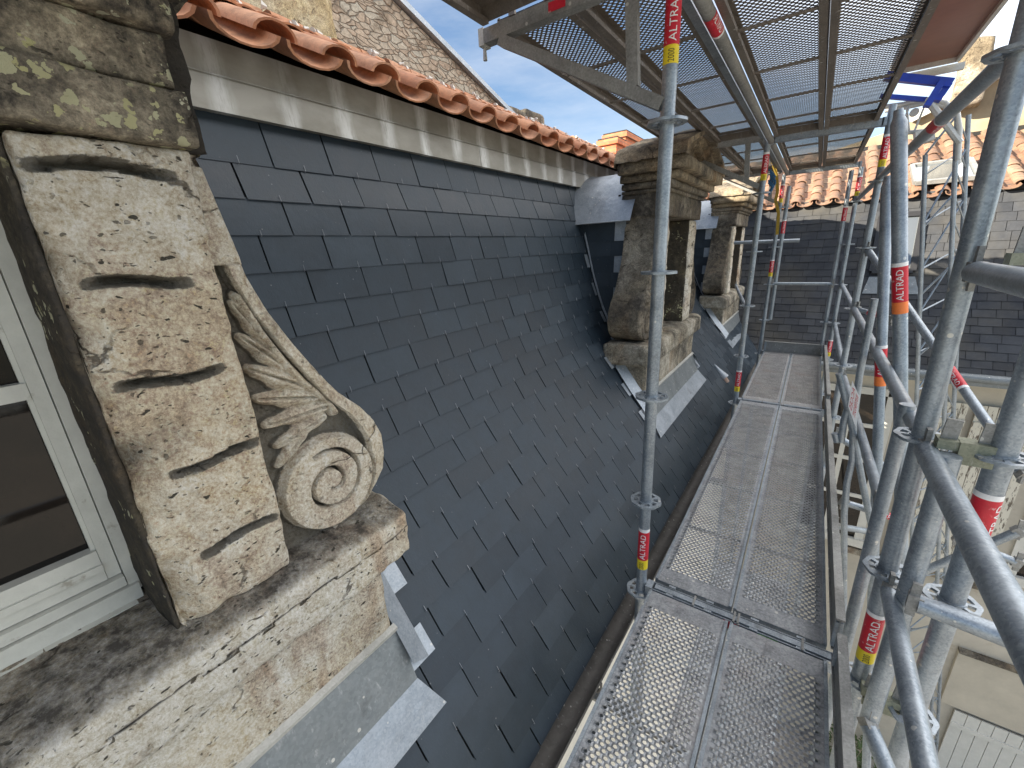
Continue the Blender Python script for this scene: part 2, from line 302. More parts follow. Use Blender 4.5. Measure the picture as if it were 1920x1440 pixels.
# ------------------------------------------------------------------ mesh helpers
class MB:
    def __init__(s): s.v = []; s.f = []; s.mi = []; s.cur = 0
    def add(s, vs, fs):
        o = len(s.v); s.v += [tuple(v) for v in vs]; s.f += [tuple(i + o for i in f) for f in fs]; s.mi += [s.cur] * len(fs)
    def box(s, a, b, c=None):
        x0, y0, z0 = a; x1, y1, z1 = b
        s.add([(x0, y0, z0), (x1, y0, z0), (x1, y1, z0), (x0, y1, z0), (x0, y0, z1), (x1, y0, z1), (x1, y1, z1), (x0, y1, z1)],
              [(0, 3, 2, 1), (4, 5, 6, 7), (0, 1, 5, 4), (1, 2, 6, 5), (2, 3, 7, 6), (3, 0, 4, 7)])
    def obox(s, p, q, wdt, hgt, up=Vector((0, 0, 1))):
        """box beam from p to q, width sideways, height along up"""
        p = Vector(p); q = Vector(q); d = (q - p).normalized(); sd = d.cross(Vector(up)).normalized(); u = sd.cross(d)
        vs = []
        for c in (p, q):
            for a, b in ((-1, -1), (1, -1), (1, 1), (-1, 1)): vs.append(c + sd * (a * wdt / 2) + u * (b * hgt / 2))
        s.add(vs, [(0, 1, 2, 3), (7, 6, 5, 4), (0, 4, 5, 1), (1, 5, 6, 2), (2, 6, 7, 3), (3, 7, 4, 0)])
    def tube(s, pts, r=.0242, n=14, cap=True):
        pts = [Vector(p) for p in pts]; rs = r if isinstance(r, (list, tuple)) else [r] * len(pts)
        vs = []; fs = []; ref = None
        for i, p in enumerate(pts):
            d = (pts[min(i + 1, len(pts) - 1)] - pts[max(i - 1, 0)]).normalized()
            if ref is None: ref = d.orthogonal().normalized()
            ref = (ref - d * ref.dot(d)).normalized(); b = d.cross(ref)
            for k in range(n):
                a = 2 * math.pi * k / n; vs.append(p + (ref * math.cos(a) + b * math.sin(a)) * rs[i])
        for i in range(len(pts) - 1):
            for k in range(n):
                k2 = (k + 1) % n; fs.append((i * n + k, i * n + k2, (i + 1) * n + k2, (i + 1) * n + k))
        if cap: fs.append(tuple(range(n))[::-1]); fs.append(tuple((len(pts) - 1) * n + k for k in range(n)))
        s.add(vs, fs)
    def prism(s, poly, axis, a, b):
        """closed 2-D polygon extruded along an axis from a to b"""
        n = len(poly); vs = []
        for h in (a, b):
            for (p, q) in poly: vs.append({'x': (h, p, q), 'y': (p, h, q), 'z': (p, q, h)}[axis])
        fs = [tuple(range(n)), tuple(range(2 * n - 1, n - 1, -1))]
        fs += [(i, i + n, (i + 1) % n + n, (i + 1) % n) for i in range(n)]
        s.add(vs, fs)
    def build(s, name, mat, parent=None, smooth=False, fixn=True, crust=None):
        me = bpy.data.meshes.new(name); me.from_pydata(s.v, [], s.f)
        mats = mat if isinstance(mat, (list, tuple)) else [mat]
        for m_ in mats: me.materials.append(m_)
        if len(mats) > 1: me.polygons.foreach_set('material_index', s.mi)
        if fixn:
            bm = bmesh.new(); bm.from_mesh(me); bmesh.ops.recalc_face_normals(bm, faces=bm.faces); bm.to_mesh(me); bm.free()
        if smooth:
            me.polygons.foreach_set('use_smooth', [True] * len(me.polygons))
            if smooth != 'all':
                try: me.set_sharp_from_angle(angle=R(40))
                except Exception: pass
        if crust:
            ca = me.attributes.new('crust', 'FLOAT', 'POINT')
            for i_, v_ in enumerate(me.vertices): ca.data[i_].value = crust(i_, v_.co)
        me.update()
        o = bpy.data.objects.new(name, me); COL.objects.link(o)
        if parent is not None: attach(o, parent)
        return o
def attach(o, parent):
    # meshes are written in world coordinates: bring them into the parent's frame
    loc = Vector((0, 0, 0)); p = parent
    while p: loc += p.location; p = p.parent
    o.parent = parent; o.location = o.location - loc
def tag(o, label=None, cat=None, group=None, kind=None):
    if label: o['label'] = label
    if cat: o['category'] = cat
    if group: o['group'] = group
    if kind: o['kind'] = kind
    return o
def thing(name, label, cat, loc=(0, 0, 0), group=None):
    o = bpy.data.objects.new(name, None); COL.objects.link(o); o.location = loc; o.empty_display_size = .1
    return tag(o, label, cat, group)
def fbm(p, s=1, o=4):
    return noise.fractal(Vector(p) * s, 1.0, 2.0, o)

def lump_box(mb, a, b, res=.02, rnd=.012, amp=.004, ns=14, fn=None):
    """stone block: dense box, rounded arrises, eroded faces; fn(p) may move a point further"""
    bm = bmesh.new()
    x0, y0, z0 = a; x1, y1, z1 = b; L3 = [x1 - x0, y1 - y0, z1 - z0]; nn = [max(2, min(170, round(l / res))) for l in L3]
    def key(i, j, k): return (i, j, k)
    vid = {}; vs = []; fs = []
    def V(i, j, k):
        kk = (i, j, k)
        if kk not in vid:
            vid[kk] = len(vs); vs.append(Vector((x0 + L3[0] * i / nn[0], y0 + L3[1] * j / nn[1], z0 + L3[2] * k / nn[2])))
        return vid[kk]
    nx, ny, nz_ = nn
    for i in range(nx):
        for j in range(ny):
            for k in (0, nz_): fs.append((V(i, j, k), V(i + 1, j, k), V(i + 1, j + 1, k), V(i, j + 1, k)))
    for i in range(nx):
        for k in range(nz_):
            for j in (0, ny): fs.append((V(i, j, k), V(i + 1, j, k), V(i + 1, j, k + 1), V(i, j, k + 1)))
    for j in range(ny):
        for k in range(nz_):
            for i in (0, nx): fs.append((V(i, j, k), V(i, j + 1, k), V(i, j + 1, k + 1), V(i, j, k + 1)))
    c = Vector(((x0 + x1) / 2, (y0 + y1) / 2, (z0 + z1) / 2)); hs = Vector(L3) / 2
    for v in vs:
        d = v - c; rn = rnd * (1 + 1.2 * fbm(v, 9, 3)); rn = max(.002, min(rn, min(hs) * .9))
        q = Vector([max(-(hs[t] - rn), min(hs[t] - rn, d[t])) for t in range(3)])
        e = d - q
        if e.length > 1e-6:
            v_new = c + q + e.normalized() * rn
            nrm = e.normalized()
        else: v_new = v.copy(); nrm = d.normalized()
        v_new = v_new + nrm * (amp * fbm(v, ns, 5) + amp * 1.2 * fbm(v + Vector((9, 2, 5)), ns * .3, 3))
        if fn: v_new = fn(v_new, nrm)
        v.x, v.y, v.z = v_new
    mb.add(vs, fs)

# ------------------------------------------------------------------ courtyard
g = MB(); g.box((-60, -60, -10.9), (60, 60, -10.5)); o = g.build('ground', M['ground']); tag(o, kind='structure')

# ------------------------------------------------------------------ main house
house = thing('slate_roofed_house', 'long old house with new dark slate mansard roof, terracotta tile top and carved stone dormers', 'house', (-3, 4, -10.5))
PROF = [(.60, -1.915), (.367, -1.845), (.232, -1.79), (.101, -1.748), (-.034, -1.713), (-.165, -1.682), (-.285, -1.650), (-.414, -1.610),
        (-.541, -1.564), (-.655, -1.513), (-.777, -1.455), (-.892, -1.388), (-1.003, -1.312), (-1.115, -1.234), (-1.228, -1.152), (-1.333, -1.070),
        (-1.440, -.995), (-1.552, -.918), (-1.664, -.841), (-1.775, -.758), (-1.877, -.688), (-1.95, -.640)]
PHASE = [.194, .036, .168, .03, .172, .045, .18, .048, .165, .055, .2, .065, .19, .063, .17, .05, .18, .055, .196, .074, .19]
def shiftx(y, z): return .011 * (y - 2.2) * max(0, min(1, (-1.2 - z) / .7))
def prof_x(z):
    for (z0, x0), (z1, x1) in zip(PROF, PROF[1:]):
        if z <= z0 and z >= z1: return x0 + (x1 - x0) * (z0 - z) / (z0 - z1)
    return PROF[0][1] if z > PROF[0][0] else PROF[-1][1]
W = .264; YA, YB = -1.9, 9.75
DORM = [-.21, 4.30, 8.02]
sl_ = MB(); hk = MB()
for i in range(1, len(PROF)):
    (zt, xt), (zb, xb) = PROF[i - 1], PROF[i]
    d = Vector((xb - xt, 0, zb - zt)).normalized(); nrm = Vector((-d.z, 0, d.x))
    if nrm.x < 0: nrm = -nrm
    ph = PHASE[min(i - 1, len(PHASE) - 1)]
    y = math.floor((YA - ph) / W) * W + ph
    while y < YB:
        wj = random.uniform(-.002, .002); gap = random.uniform(.0018, .0045)
        y0 = y + gap; y1 = y + W - gap + wj * .3
        t = random.uniform(-.0012, .0016)
        top = Vector((xt, 0, zt)) + nrm * .0015 - d * .01; bot = Vector((xb, 0, zb)) + nrm * (.0072 + t) + d * random.uniform(-.0015, .002)
        th = .0045
        vs = []
        for (pp, k) in ((top, 0), (bot, 0), (bot, 1), (top, 1)):
            for yy in (y0, y1):
                q = pp - nrm * (th if k else 0); tw = random.uniform(-.0012, .0012) if pp is bot and not k else 0
                vs.append((q.x + shiftx(yy, q.z) + tw, yy, q.z))
        sl_.add(vs, [(0, 1, 3, 2), (2, 3, 5, 4), (0, 2, 4, 6), (1, 7, 5, 3)])
        sl_.mi[-3] = 1
        ymid = y + W / 2
        hy = y + W / 2 + random.uniform(-.006, .006)
        p0 = Vector((xb + shiftx(hy, zb), hy, zb)) + nrm * .0135 + d * .005; p1 = p0 - d * random.uniform(.022, .03)
        hk.tube([p0 - nrm * .008, p0, p1], .0012, 4)
        y += W
tag(sl_.build('slate_covering', [M['slate'], M['slate_edge']], house, fixn=False), None)
hk.build('slate_hook', M['hook'], house)['kind'] = 'stuff'
u = MB(); pts = [(x - .012, z) for z, x in PROF]
vs = []; fs = []
for k, (x, z) in enumerate(pts):
    for yy in (YA, YB): vs.append((x + shiftx(yy, z), yy, z))
    if k: fs.append((2 * k - 2, 2 * k - 1, 2 * k + 1, 2 * k))
u.add(vs, fs); u.build('roof_boarding', M['under'], house)
# zinc fascia in two bands with a crease and joints
fa = MB()
for (za, zb_, xo, js) in ((.535, .655, -1.862, (-1.9, 2.35, 5.1, 7.6, 9.7)), (.650, .772, -1.872, (-1.9, 2.9, 6.2, 9.7))):
    for a, b in zip(js, js[1:]):
        fa.prism([(xo - .02, za), (xo + (.012 if za < .6 else 0), za), (xo, zb_), (xo - .02, zb_)], 'y', a + .002, b - .002)
fa.tube([(-1.858, -1.9, .655), (-1.858, 9.7, .655)], .0035, 6)
fa.build('zinc_fascia', M['fascia'], house)
# canal tiles
def canal(mb, org, dr, up, side, r0, r1, ln, th, concave, n=9, plug=None):
    """one half round tile. org = centre of its lower end, dr = up the slope"""
    vs = []; sg = -1 if concave else 1
    for (t, r) in ((0, r0), (ln, r1)):
        for rr in (r, r - th):
            for k in range(n + 1):
                a = math.pi * k / n
                vs.append(org + dr * t + side * (math.cos(a) * rr) + up * (sg * math.sin(a) * rr * (.52 if concave else .64)))
    m_ = n + 1; fs = []
    for k in range(n):
        fs += [(k, k + 1, 2 * m_ + k + 1, 2 * m_ + k), (m_ + k, 3 * m_ + k, 3 * m_ + k + 1, m_ + k + 1), (k, m_ + k, m_ + k + 1, k + 1)]
    fs += [(0, 2 * m_, 3 * m_, m_), (n, m_ + n, 3 * m_ + n, 2 * m_ + n)]
    mb.add(vs, fs)
def tile_field(org, along, slope_dir, up, length, pitch, rows, step=.34, seed=1, wav=0, old=False):
    rnd = random.Random(seed); mb = MB(); pl = MB()
    n = int(length / pitch)
    for i in range(n):
        for j in range(rows):
            base = org + along * (i * pitch) + slope_dir * (j * step) + up * (wav * math.sin(i * .9 + j * .4))
            jit = along * rnd.uniform(-.008, .008) + slope_dir * rnd.uniform(-.015, .015) + up * rnd.uniform(-.003, .005)
            lift = up * .012
            canal(mb, base + jit + up * .075 + lift, slope_dir - up * .03, up, along, .118, .100, step + .1, .013, True)
            jit = along * rnd.uniform(-.01, .01) + slope_dir * rnd.uniform(-.02, .02) + up * rnd.uniform(-.003, .005)
            canal(mb, base + along * (pitch / 2) + slope_dir * .045 + up * .066 + jit + lift, slope_dir - up * .03, up, along, .084, .074, step + .1, .012, False)
    return mb, pl
sd = Vector((-1, 0, .50)).normalized(); upv = Vector((.4472, 0, .8944))
mb, pl = tile_field(Vector((-1.745, -1.91, .708)), Vector((0, 1, 0)), sd, upv, 11.6, .257, 5, .36, 3)
mb.cur = 0
tl = mb.build('tile_covering', M['tile'], house, smooth=True)
rb = MB(); rb.prism([(-1.95, .70), (-1.93, .77), (-3.45, 1.50), (-3.45, 1.2), (-3.4, .70)], 'y', YA, YB); rb.build('roof_bed', M['under'], house)
# ridge: mortar with broken red and white caps
rg = MB()
for k in range(46):
    y = -1.9 + k * .257 + random.uniform(-.03, .03)
    c = Vector((-3.36, y, 1.635 + random.uniform(-.01, .012)))
    q1 = random.uniform(.02, .05)
    rg.cur = 1; rg.tube([(c.x, y - .02, c.z - .05), (c.x, y + .23, c.z - .04)], [.085, .07], 12)
    rg.cur = 0
    for _ in range(3):
        a = Vector((c.x + random.uniform(.03, .09), y + random.uniform(0, .24), c.z + random.uniform(-.03, .02))); rg.tube([a, a + Vector((random.uniform(-.02, .02), random.uniform(.03, .07), random.uniform(-.01, .02)))], [random.uniform(.012, .03), .008], 6)
rg.build('ridge', [plain('white_mortar', (.62, .60, .56), .9, 0, .15), M['tile']], house, smooth=True)
# gutter and the wall below
gt = MB(); vs = []; fs = []; n = 9
sec = [(.068 * math.cos(math.pi + math.pi * k / n), .068 * math.sin(math.pi + math.pi * k / n)) for k in range(n + 1)]
sec = [(-.10, .03)] + sec + [(.074, .012), (.068, .018), (.06, .008)] + [(.06 * math.cos(-math.pi * k / n), .06 * math.sin(-math.pi * k / n)) for k in range(n + 1)]
ys = [YA, 1.0, 3.6, 6.2, 8.75]
for yy in ys:
    for (a, b) in sec: vs.append((-.603 + a + .016 * (yy - 2.2), yy, -1.945 + b - .004 * (yy - 2)))
m_ = len(sec)
for i in range(len(ys) - 1):
    for k in range(m_ - 1): fs.append((i * m_ + k, i * m_ + k + 1, (i + 1) * m_ + k + 1, (i + 1) * m_ + k))
gt.add(vs, fs)
for yy in (.35, 1.35, 2.35, 3.35, 4.35, 5.35, 6.35, 7.35):
    gt.tube([(-.603 + .016 * (yy - 2.2) + .077 * math.cos(a), yy, -1.945 + .077 * math.sin(a)) for a in [R(x) for x in range(180, 375, 24)]], .006, 6)
gt.build('gutter', M['gutter'], house, smooth=True)
fw_ = MB(); fw_.box((-3.4, YA, -10.5), (-.86, 8.9, -2.12)); fw_.build('facade_wall', M['cream'], house)
cn = MB(); cn.prism([(-.86, -2.38), (-.74, -2.30), (-.70, -2.22), (-.62, -2.16), (-.62, -2.08), (-.86, -2.08)], 'y', YA, 8.75); cn.build('stone_cornice', M['cream'], house)

# ---- dormers
GROOVES = (.177, -.024, -.22, -.42, -.628)
def dormer(c, near):
    top = MB()
    fine = near
    res = .010 if fine else .03
    par = MB(); 
    lump_box(par, (-1.75, c - .865, -1.62), (-1.05, c + .865, -.965), .02 if fine else .04, .006, .0025, 16)
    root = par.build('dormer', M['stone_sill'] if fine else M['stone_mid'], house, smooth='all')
    root['label'] = {0: 'nearest dormer with carved scroll and white window', 1: 'middle dormer behind the scaffold tube', 2: 'farthest dormer with sunlit pediment'}[DORM.index(c)]
    # sill
    s = MB()
    def sillfn(p, n_):
        if p.x > -1.10 and p.z > -.86:            # worn, rounded front top edge
            t = min(1, (p.x + 1.10) / .1); p = p + Vector((0, 0, -.028 * t * t))
        if abs(p.y - c) > .86: p = p + Vector((0, 0, .012 * fbm(p, 7, 3)))
        return p
    lump_box(s, (-1.40, c - .97, -.972), (-1.0, c + .97, -.792), .012 if fine else .03, .014, .005, 12, sillfn)
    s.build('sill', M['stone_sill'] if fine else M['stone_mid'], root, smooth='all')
    # piers with broken horizontal grooves
    for sg in (-1, 1):
        p_ = MB(); ua, ub = (c + .362, c + .612) if sg > 0 else (c - .612, c - .362)
        lens = [(.80, random.uniform(.1, .3)) for _ in GROOVES]
        def pf(p, n_):
            if p.x > -1.10 and n_.x > .3:
                f = (p.y - ua) / (ub - ua)
                if sg < 0: f = 1 - f
                for gi, gz in enumerate(GROOVES):
                    zz = gz + .006 * math.sin(p.y * 30 + gi)
                    dz = abs(p.z - zz) / (1 + .45 * fbm((p.y, gz, 1), 26, 3)) * 1.65; a0, a1 = ((.05, .85), (.13, .78), (.10, .85), (.25, .98), (.28, .97))[gi]
                    if dz < .0135 and a0 < f < a1:
                        e = min(1, (f - a0) / .16, (a1 - f) / .2); p = p + Vector((-.055 * e * (1 - (dz / .0135) ** 8), 0, 0))
                p = p + Vector((.0035 * fbm(p, 30, 3), 0, 0))
                if f < .2: p = p + Vector((-.022 * (1 - f / .2) * max(0, 1 + 1.8 * fbm(p, 11, 3)), .012 * (1 - f / .2) * sg * max(0, fbm(p + Vector((4, 1, 0)), 8, 3)), 0))
            return p
        lump_box(p_, (-1.345, ua, -.793), (-1.06, ub, .222), .0060 if fine and sg > 0 else .03, .012, .0035, 14, pf)
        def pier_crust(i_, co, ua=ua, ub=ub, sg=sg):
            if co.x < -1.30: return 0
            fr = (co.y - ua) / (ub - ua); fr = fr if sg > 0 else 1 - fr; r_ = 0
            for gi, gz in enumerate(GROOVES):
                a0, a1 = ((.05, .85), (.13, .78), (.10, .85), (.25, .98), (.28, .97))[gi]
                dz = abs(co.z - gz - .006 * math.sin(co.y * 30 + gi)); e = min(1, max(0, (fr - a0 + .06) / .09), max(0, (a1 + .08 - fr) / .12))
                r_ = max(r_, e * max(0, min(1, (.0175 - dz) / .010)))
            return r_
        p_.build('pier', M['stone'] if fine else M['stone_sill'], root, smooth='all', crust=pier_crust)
    # volutes
    OUT = [(.42, .640), (.225, .650), (.22, .640), (.089, .664), (-.03, .684), (-.12, .716), (-.212, .763), (-.30, .812), (-.375, .862), (-.44, .925), (-.50, .965),
           (-.56, .985), (-.62, .985), (-.67, .972), (-.71, .937), (-.745, .893), (-.768, .845), (-.777, .80), (-.79, .77)]
    def uout(z):
        for (z0, u0), (z1, u1) in zip(OUT, OUT[1:]):
            if z <= z0 and z >= z1: return u0 + (u1 - u0) * (z0 - z) / (z0 - z1)
        return OUT[-1][1]
    cu, cz, rr = .782, -.630, .150
    LEAF = []   # carved leaf lobes: start, end, width
    base = [(.66, -.10), (.675, -.18), (.70, -.26), (.74, -.34), (.80, -.415)]
    for b0, b1, w_ in (((.70, -.20), (.640, -.085), .018), ((.735, -.27), (.640, -.165), .024), ((.765, -.325), (.640, -.245), .028),
                       ((.790, -.365), (.645, -.325), .028), ((.815, -.400), (.650, -.400), .026), ((.800, -.430), (.665, -.465), .024), ((.740, -.455), (.655, -.520), .020)):
        LEAF.append((b0, b1, w_))
    spine = [(.655, -.07), (.68, -.16), (.72, -.245), (.765, -.32), (.815, -.38), (.835, -.425)]
    def segd(p, a, b):
        ax, az_ = a; bx, bz = b; dx, dz = bx - ax, bz - az_; t = max(0, min(1, ((p[0] - ax) * dx + (p[1] - az_) * dz) / (dx * dx + dz * dz)))
        return math.hypot(p[0] - ax - dx * t, p[1] - az_ - dz * t), t
    def relief(u_, z, uo):
        rim = uo - u_
        h = -.050
        dC = math.hypot((u_ - cu) * 1.0, z - cz)
        rimw = .045 if z > -.3 else .045 + .02 * min(1, (-.3 - z) / .2)
        if z < -.69: rimw = max(.008, rimw * (z + .79) / .10)
        if z > .2: return 0.0 - .035
        if rim < rimw: h = -.016 * (1 - rim / rimw) ** 2 if rim < rimw - .007 else -.04
        if z > .0: h = -.012
        if dC < rr:
            e = rr - dC
            h = -.002 - (.036 * (1 - (e / .012) ** 2) if e < .012 else 0)
            a = math.atan2(z - cz, u_ - cu)
            best = 9
            for turn in range(0, 3):
                th = (a + 2.1) % (2 * math.pi) + 2 * math.pi * turn
                if th > 3.3 * math.pi: continue
                rad = .016 + .0088 * th
                best = min(best, abs(dC - rad))
            if best < .0064: h -= .045 * (1 - (best / .0064) ** 4)
        elif rim >= rimw:
            for (a, b, w_) in LEAF:
                d_, t = segd((u_, z), a, b); w2 = w_ * 1.42 * (.6 + 1.3 * t * (1 - t)) * (1 - .45 * t * t) * (1 + .10 * math.sin(t * 15))
                if d_ < w2: h = max(h, -.046 + .036 * (1 - (d_ / w2) ** 2) - .018 * math.exp(-(d_ / .0035) ** 2))
            for a, b in zip(spine, spine[1:]):
                d_, t = segd((u_, z), a, b)
                if d_ < .017: h = max(h, -.044 + .042 * (1 - (d_ / .017) ** 2))
        return h
    for sg in (-1, 1):
        v_ = MB(); vs = []; fs = []
        nz_, nu = (440, 180) if (fine and sg > 0) else (120, 40)
        zs = [.42 - (.42 + .79) * k / nz_ for k in range(nz_ + 1)]
        ui = .600
        for z in zs:
            uo = uout(z)
            for j in range(nu + 1):
                u_ = ui + (uo - ui) * j / nu
                h = relief(u_, z, uo) + .0022 * fbm((u_ * 1, z, c), 22, 4)
                ee = min(1, (uo - u_) / .01); h -= .010 * (1 - ee) ** 2
                vs.append((-1.080 + h, c + sg * (u_ + .003 * fbm((3, z, 1), 12, 3) * (j == nu)), z))
        m_ = nu + 1
        for k in range(nz_):
            for j in range(nu): fs.append((k * m_ + j, k * m_ + j + 1, (k + 1) * m_ + j + 1, (k + 1) * m_ + j))
        v_.add(vs, fs)
        rel_n = (nz_ + 1) * (nu + 1)
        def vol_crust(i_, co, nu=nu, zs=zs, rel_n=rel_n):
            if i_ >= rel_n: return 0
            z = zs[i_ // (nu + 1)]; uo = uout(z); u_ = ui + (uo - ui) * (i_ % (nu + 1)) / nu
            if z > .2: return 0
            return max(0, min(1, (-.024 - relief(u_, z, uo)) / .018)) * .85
        # outer side strip, back to x=-1.36
        vs = []; fs = []; nb = 14
        for z in zs:
            uo = uout(z)
            for j in range(nb + 1):
                x = -1.090 - .27 * j / nb
                rel = .004 * fbm((x, uo * 3, z), 16, 4)
                vs.append((x + (relief(uo, z, uo) if j == 0 else 0), c + sg * (uo + rel * (j > 0)), z))
        for k in range(nz_):
            for j in range(nb): fs.append((k * (nb + 1) + j, k * (nb + 1) + j + 1, (k + 1) * (nb + 1) + j + 1, (k + 1) * (nb + 1) + j))
        v_.add(vs, fs)
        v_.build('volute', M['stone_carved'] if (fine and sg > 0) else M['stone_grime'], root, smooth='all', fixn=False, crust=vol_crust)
        if fine and sg > 0:
            rs_ = MB(); lump_box(rs_, (-1.30, c + .618, .226), (-1.10, c + .665, .52), .012, .008, .006, 20); rs_.build('side_pilaster', M['stone_dark'], root, smooth='all')
    # entablature
    e = MB(); rf = .011 if fine else .03
    if near:
        lump_box(e, (-1.40, c - .622, .226), (-1.028, c + .622, .322), rf, .010, .004, 14)
        lump_box(e, (-1.40, c - .612, .324), (-1.045, c + .612, .412), rf, .012, .004, 14)
        lump_box(e, (-1.40, c - .628, .414), (-1.02, c + .628, .49), rf, .014, .005, 14)
    else:
        lump_box(e, (-1.40, c - .645, .226), (-1.035, c + .645, .405), rf, .006, .003, 14)
        lump_box(e, (-1.40, c - .658, .407), (-1.015, c + .658, .435), rf, .006, .002, 14)
        lump_box(e, (-1.40, c - .675, .437), (-.985, c + .675, .49), rf, .014, .003, 14)
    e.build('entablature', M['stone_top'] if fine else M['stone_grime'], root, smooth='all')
    k_ = MB()
    for (z0, z1, xo, uo) in (((.492, .528, -.965, .665), (.53, .565, -.92, .71), (.567, .625, -.87, .76)) if near else ((.492, .545, -.935, .70), (.548, .635, -.875, .762))):
        lump_box(k_, (-1.40, c - uo, z0), (xo, c + uo, z1), .02 if fine else .035, .010 if near else .005, .004 if near else .0025, 14)
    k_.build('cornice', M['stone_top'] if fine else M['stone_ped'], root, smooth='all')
    # segmental pediment: rounded gable with a recessed, ribbed tympanum
    pd = MB(); prof = []
    for k in range(17):
        t = -1 + 2 * k / 16; uu = .79 * t
        zz = .63 + .30 * (1 - abs(t)) ** .72 if abs(t) > .12 else .63 + .30 * (1 - .12) ** .72 + .01 * (1 - (t / .12) ** 2)
        prof.append((c + uu, zz + (.0 if 0 < k < 16 else 0)))
    xs_ = [-1.42 + .045 * i for i in range(13)]; xs_[-1] = -.875
    vs = []; fs = []; nseg = 48
    def ptop(t):
        a = abs(t); return .63 + .075 * min(1, (1 - a) / .06) ** .5 + .235 * (1 - a) ** .9
    for x in xs_:
        for k in range(nseg + 1):
            t = -1 + 2 * k / nseg; v3 = Vector((x, c + .79 * t, ptop(t)))
            v3 += Vector((0, 0, .012 * fbm(v3, 11, 5) + .006 * fbm(v3, 35, 3))); vs.append(v3)
    for i in range(len(xs_) - 1):
        for k in range(nseg): fs.append((i * (nseg + 1) + k, i * (nseg + 1) + k + 1, (i + 1) * (nseg + 1) + k + 1, (i + 1) * (nseg + 1) + k))
    pd.add(vs, fs)
    # stepped front: rings receding to the tympanum
    rings = [(1, 0, -.875), (1, .03, -.868), (.9, .04, -.868), (.88, .05, -.93), (.76, .05, -.93), (.74, .055, -.97), (.60, .055, -.97), (.57, .06, -1.02), (.06, .06, -1.02)]
    vs = []; fs = []
    for (sc, dzz, x) in rings:
        for k in range(nseg + 1):
            t = -1 + 2 * k / nseg
            z = .63 + (ptop(t) - .63) * sc - (0 if sc == 1 and dzz == 0 else .004)
            vs.append(Vector((x + .006 * fbm((x * 3, t * 6, sc * 9), 2, 3), c + .79 * t * (sc if sc < 1 else 1), max(.62, z))))
    for i in range(len(rings) - 1):
        for k in range(nseg): fs.append((i * (nseg + 1) + k, i * (nseg + 1) + k + 1, (i + 1) * (nseg + 1) + k + 1, (i + 1) * (nseg + 1) + k))
    pd.add(vs, fs)
    bk = [Vector((-1.42, c + .79 * (-1 + 2 * k / nseg), ptop(-1 + 2 * k / nseg))) for k in range(nseg + 1)] + [Vector((-1.42, c + .79, .6)), Vector((-1.42, c - .79, .6))]
    pd.add(bk, [tuple(range(len(bk)))])
    pd.build('pediment', M['stone_ped'], root, smooth=True)
    # back wall and reveals behind the opening
    for sg in (-1, 1):
        rv = MB()
        ya, yb = (c + .350, c + .3625) if sg > 0 else (c - .3625, c - .350)
        lump_box(rv, (-1.34, ya, -.79), (-1.075, yb, .222), .02, .004, .004, 18)
        rv.build('reveal', M['stone_reveal'], root, smooth='all')
    bw = MB(); bw.box((-1.44, c - .62, -.80), (-1.42, c + .62, .42)); bw.build('inner_wall', M['black'], root)
    # window: outer frame, two casements with one glazing bar
    wf = MB(); xo = -1.295
    H0, H1 = -.772, .222
    def bar(x, y0, y1, z0, z1, dpt=.04): wf.box((x - dpt, y0, z0), (x, y1, z1))
    for sg in (-1, 1):
        a, b = sorted((c + sg * .352, c + sg * .328)); bar(xo, a, b, H0, H1)
        a, b = sorted((c + sg * .326, c + sg * .301)); bar(xo + .006 - .02, a, b, H0 + .055, H1 - .02)
        a, b = sorted((c + sg * .301, c + sg * .293)); bar(xo - .024, a, b, H0 + .11, H1 - .02, .015)
        a, b = sorted((c + sg * .05, c + sg * .002)); bar(xo - .012, a, b, H0 + .055, H1 - .02)
    bar(xo + .012, c - .345, c + .345, H0 - .02, H0 + .022); bar(xo + .03, c - .33, c + .33, H0 - .045, H0 - .018, .07)
    bar(xo + .004, c - .326, c + .326, H0 + .026, H0 + .052); bar(xo - .012, c - .300, c + .300, H0 + .055, H0 + .138)
    bar(xo - .004, c - .30, c + .30, H0 + .085, H0 + .102, .03)
    bar(xo - .018, c - .300, c + .300, -.250, -.215, .03)
    bar(xo, c - .345, c + .345, H1 - .04, H1 - .002)
    wf.build('window_frame', M['paint'], root)
    gl = MB(); gl.box((xo - .05, c - .305, H0 + .1), (xo - .044, c + .305, H1 - .03)); gl.build('window_pane', M['glass'], root)
    # zinc saddle roof behind the stone front
    zr = MB(); vs = []; fs = []; nu = 40
    def zz_(t):
        a = abs(t); return .205 + .445 * (1 - a ** 3.2) - .0 + .0 * a
    xs2 = [-1.98, -1.8, -1.6, -1.42, -1.36 if near else -1.285]
    for x in xs2:
        for k in range(nu + 1):
            t = -1 + 2 * k / nu; vs.append((x, c + (.70 if near else .75) * t, zz_(t) + .006 * fbm((x, t * 2, c), 4, 2) + (.03 if x < -1.9 else 0)))
    for i in range(len(xs2) - 1):
        for k in range(nu): fs.append((i * (nu + 1) + k, i * (nu + 1) + k + 1, (i + 1) * (nu + 1) + k + 1, (i + 1) * (nu + 1) + k))
    zr.add(vs, fs)
    for sg in (-1, 1): zr.tube([(-1.99, c + sg * (.70 if near else .75), .205), (xs2[-1] - .002, c + sg * (.70 if near else .75), .205)], .006, 6)
    zr.tube([(-1.64, c - .62, zz_(.83) + .004), (-1.64, c - .2, zz_(.27) + .006), (-1.64, c + .2, zz_(.27) + .006), (-1.64, c + .62, zz_(.83) + .004)], .003, 5)
    o = zr.build('zinc_roof', M['zinc'], root, smooth=True, fixn=False)
    # slated cheeks with zinc soakers
    zk = MB()
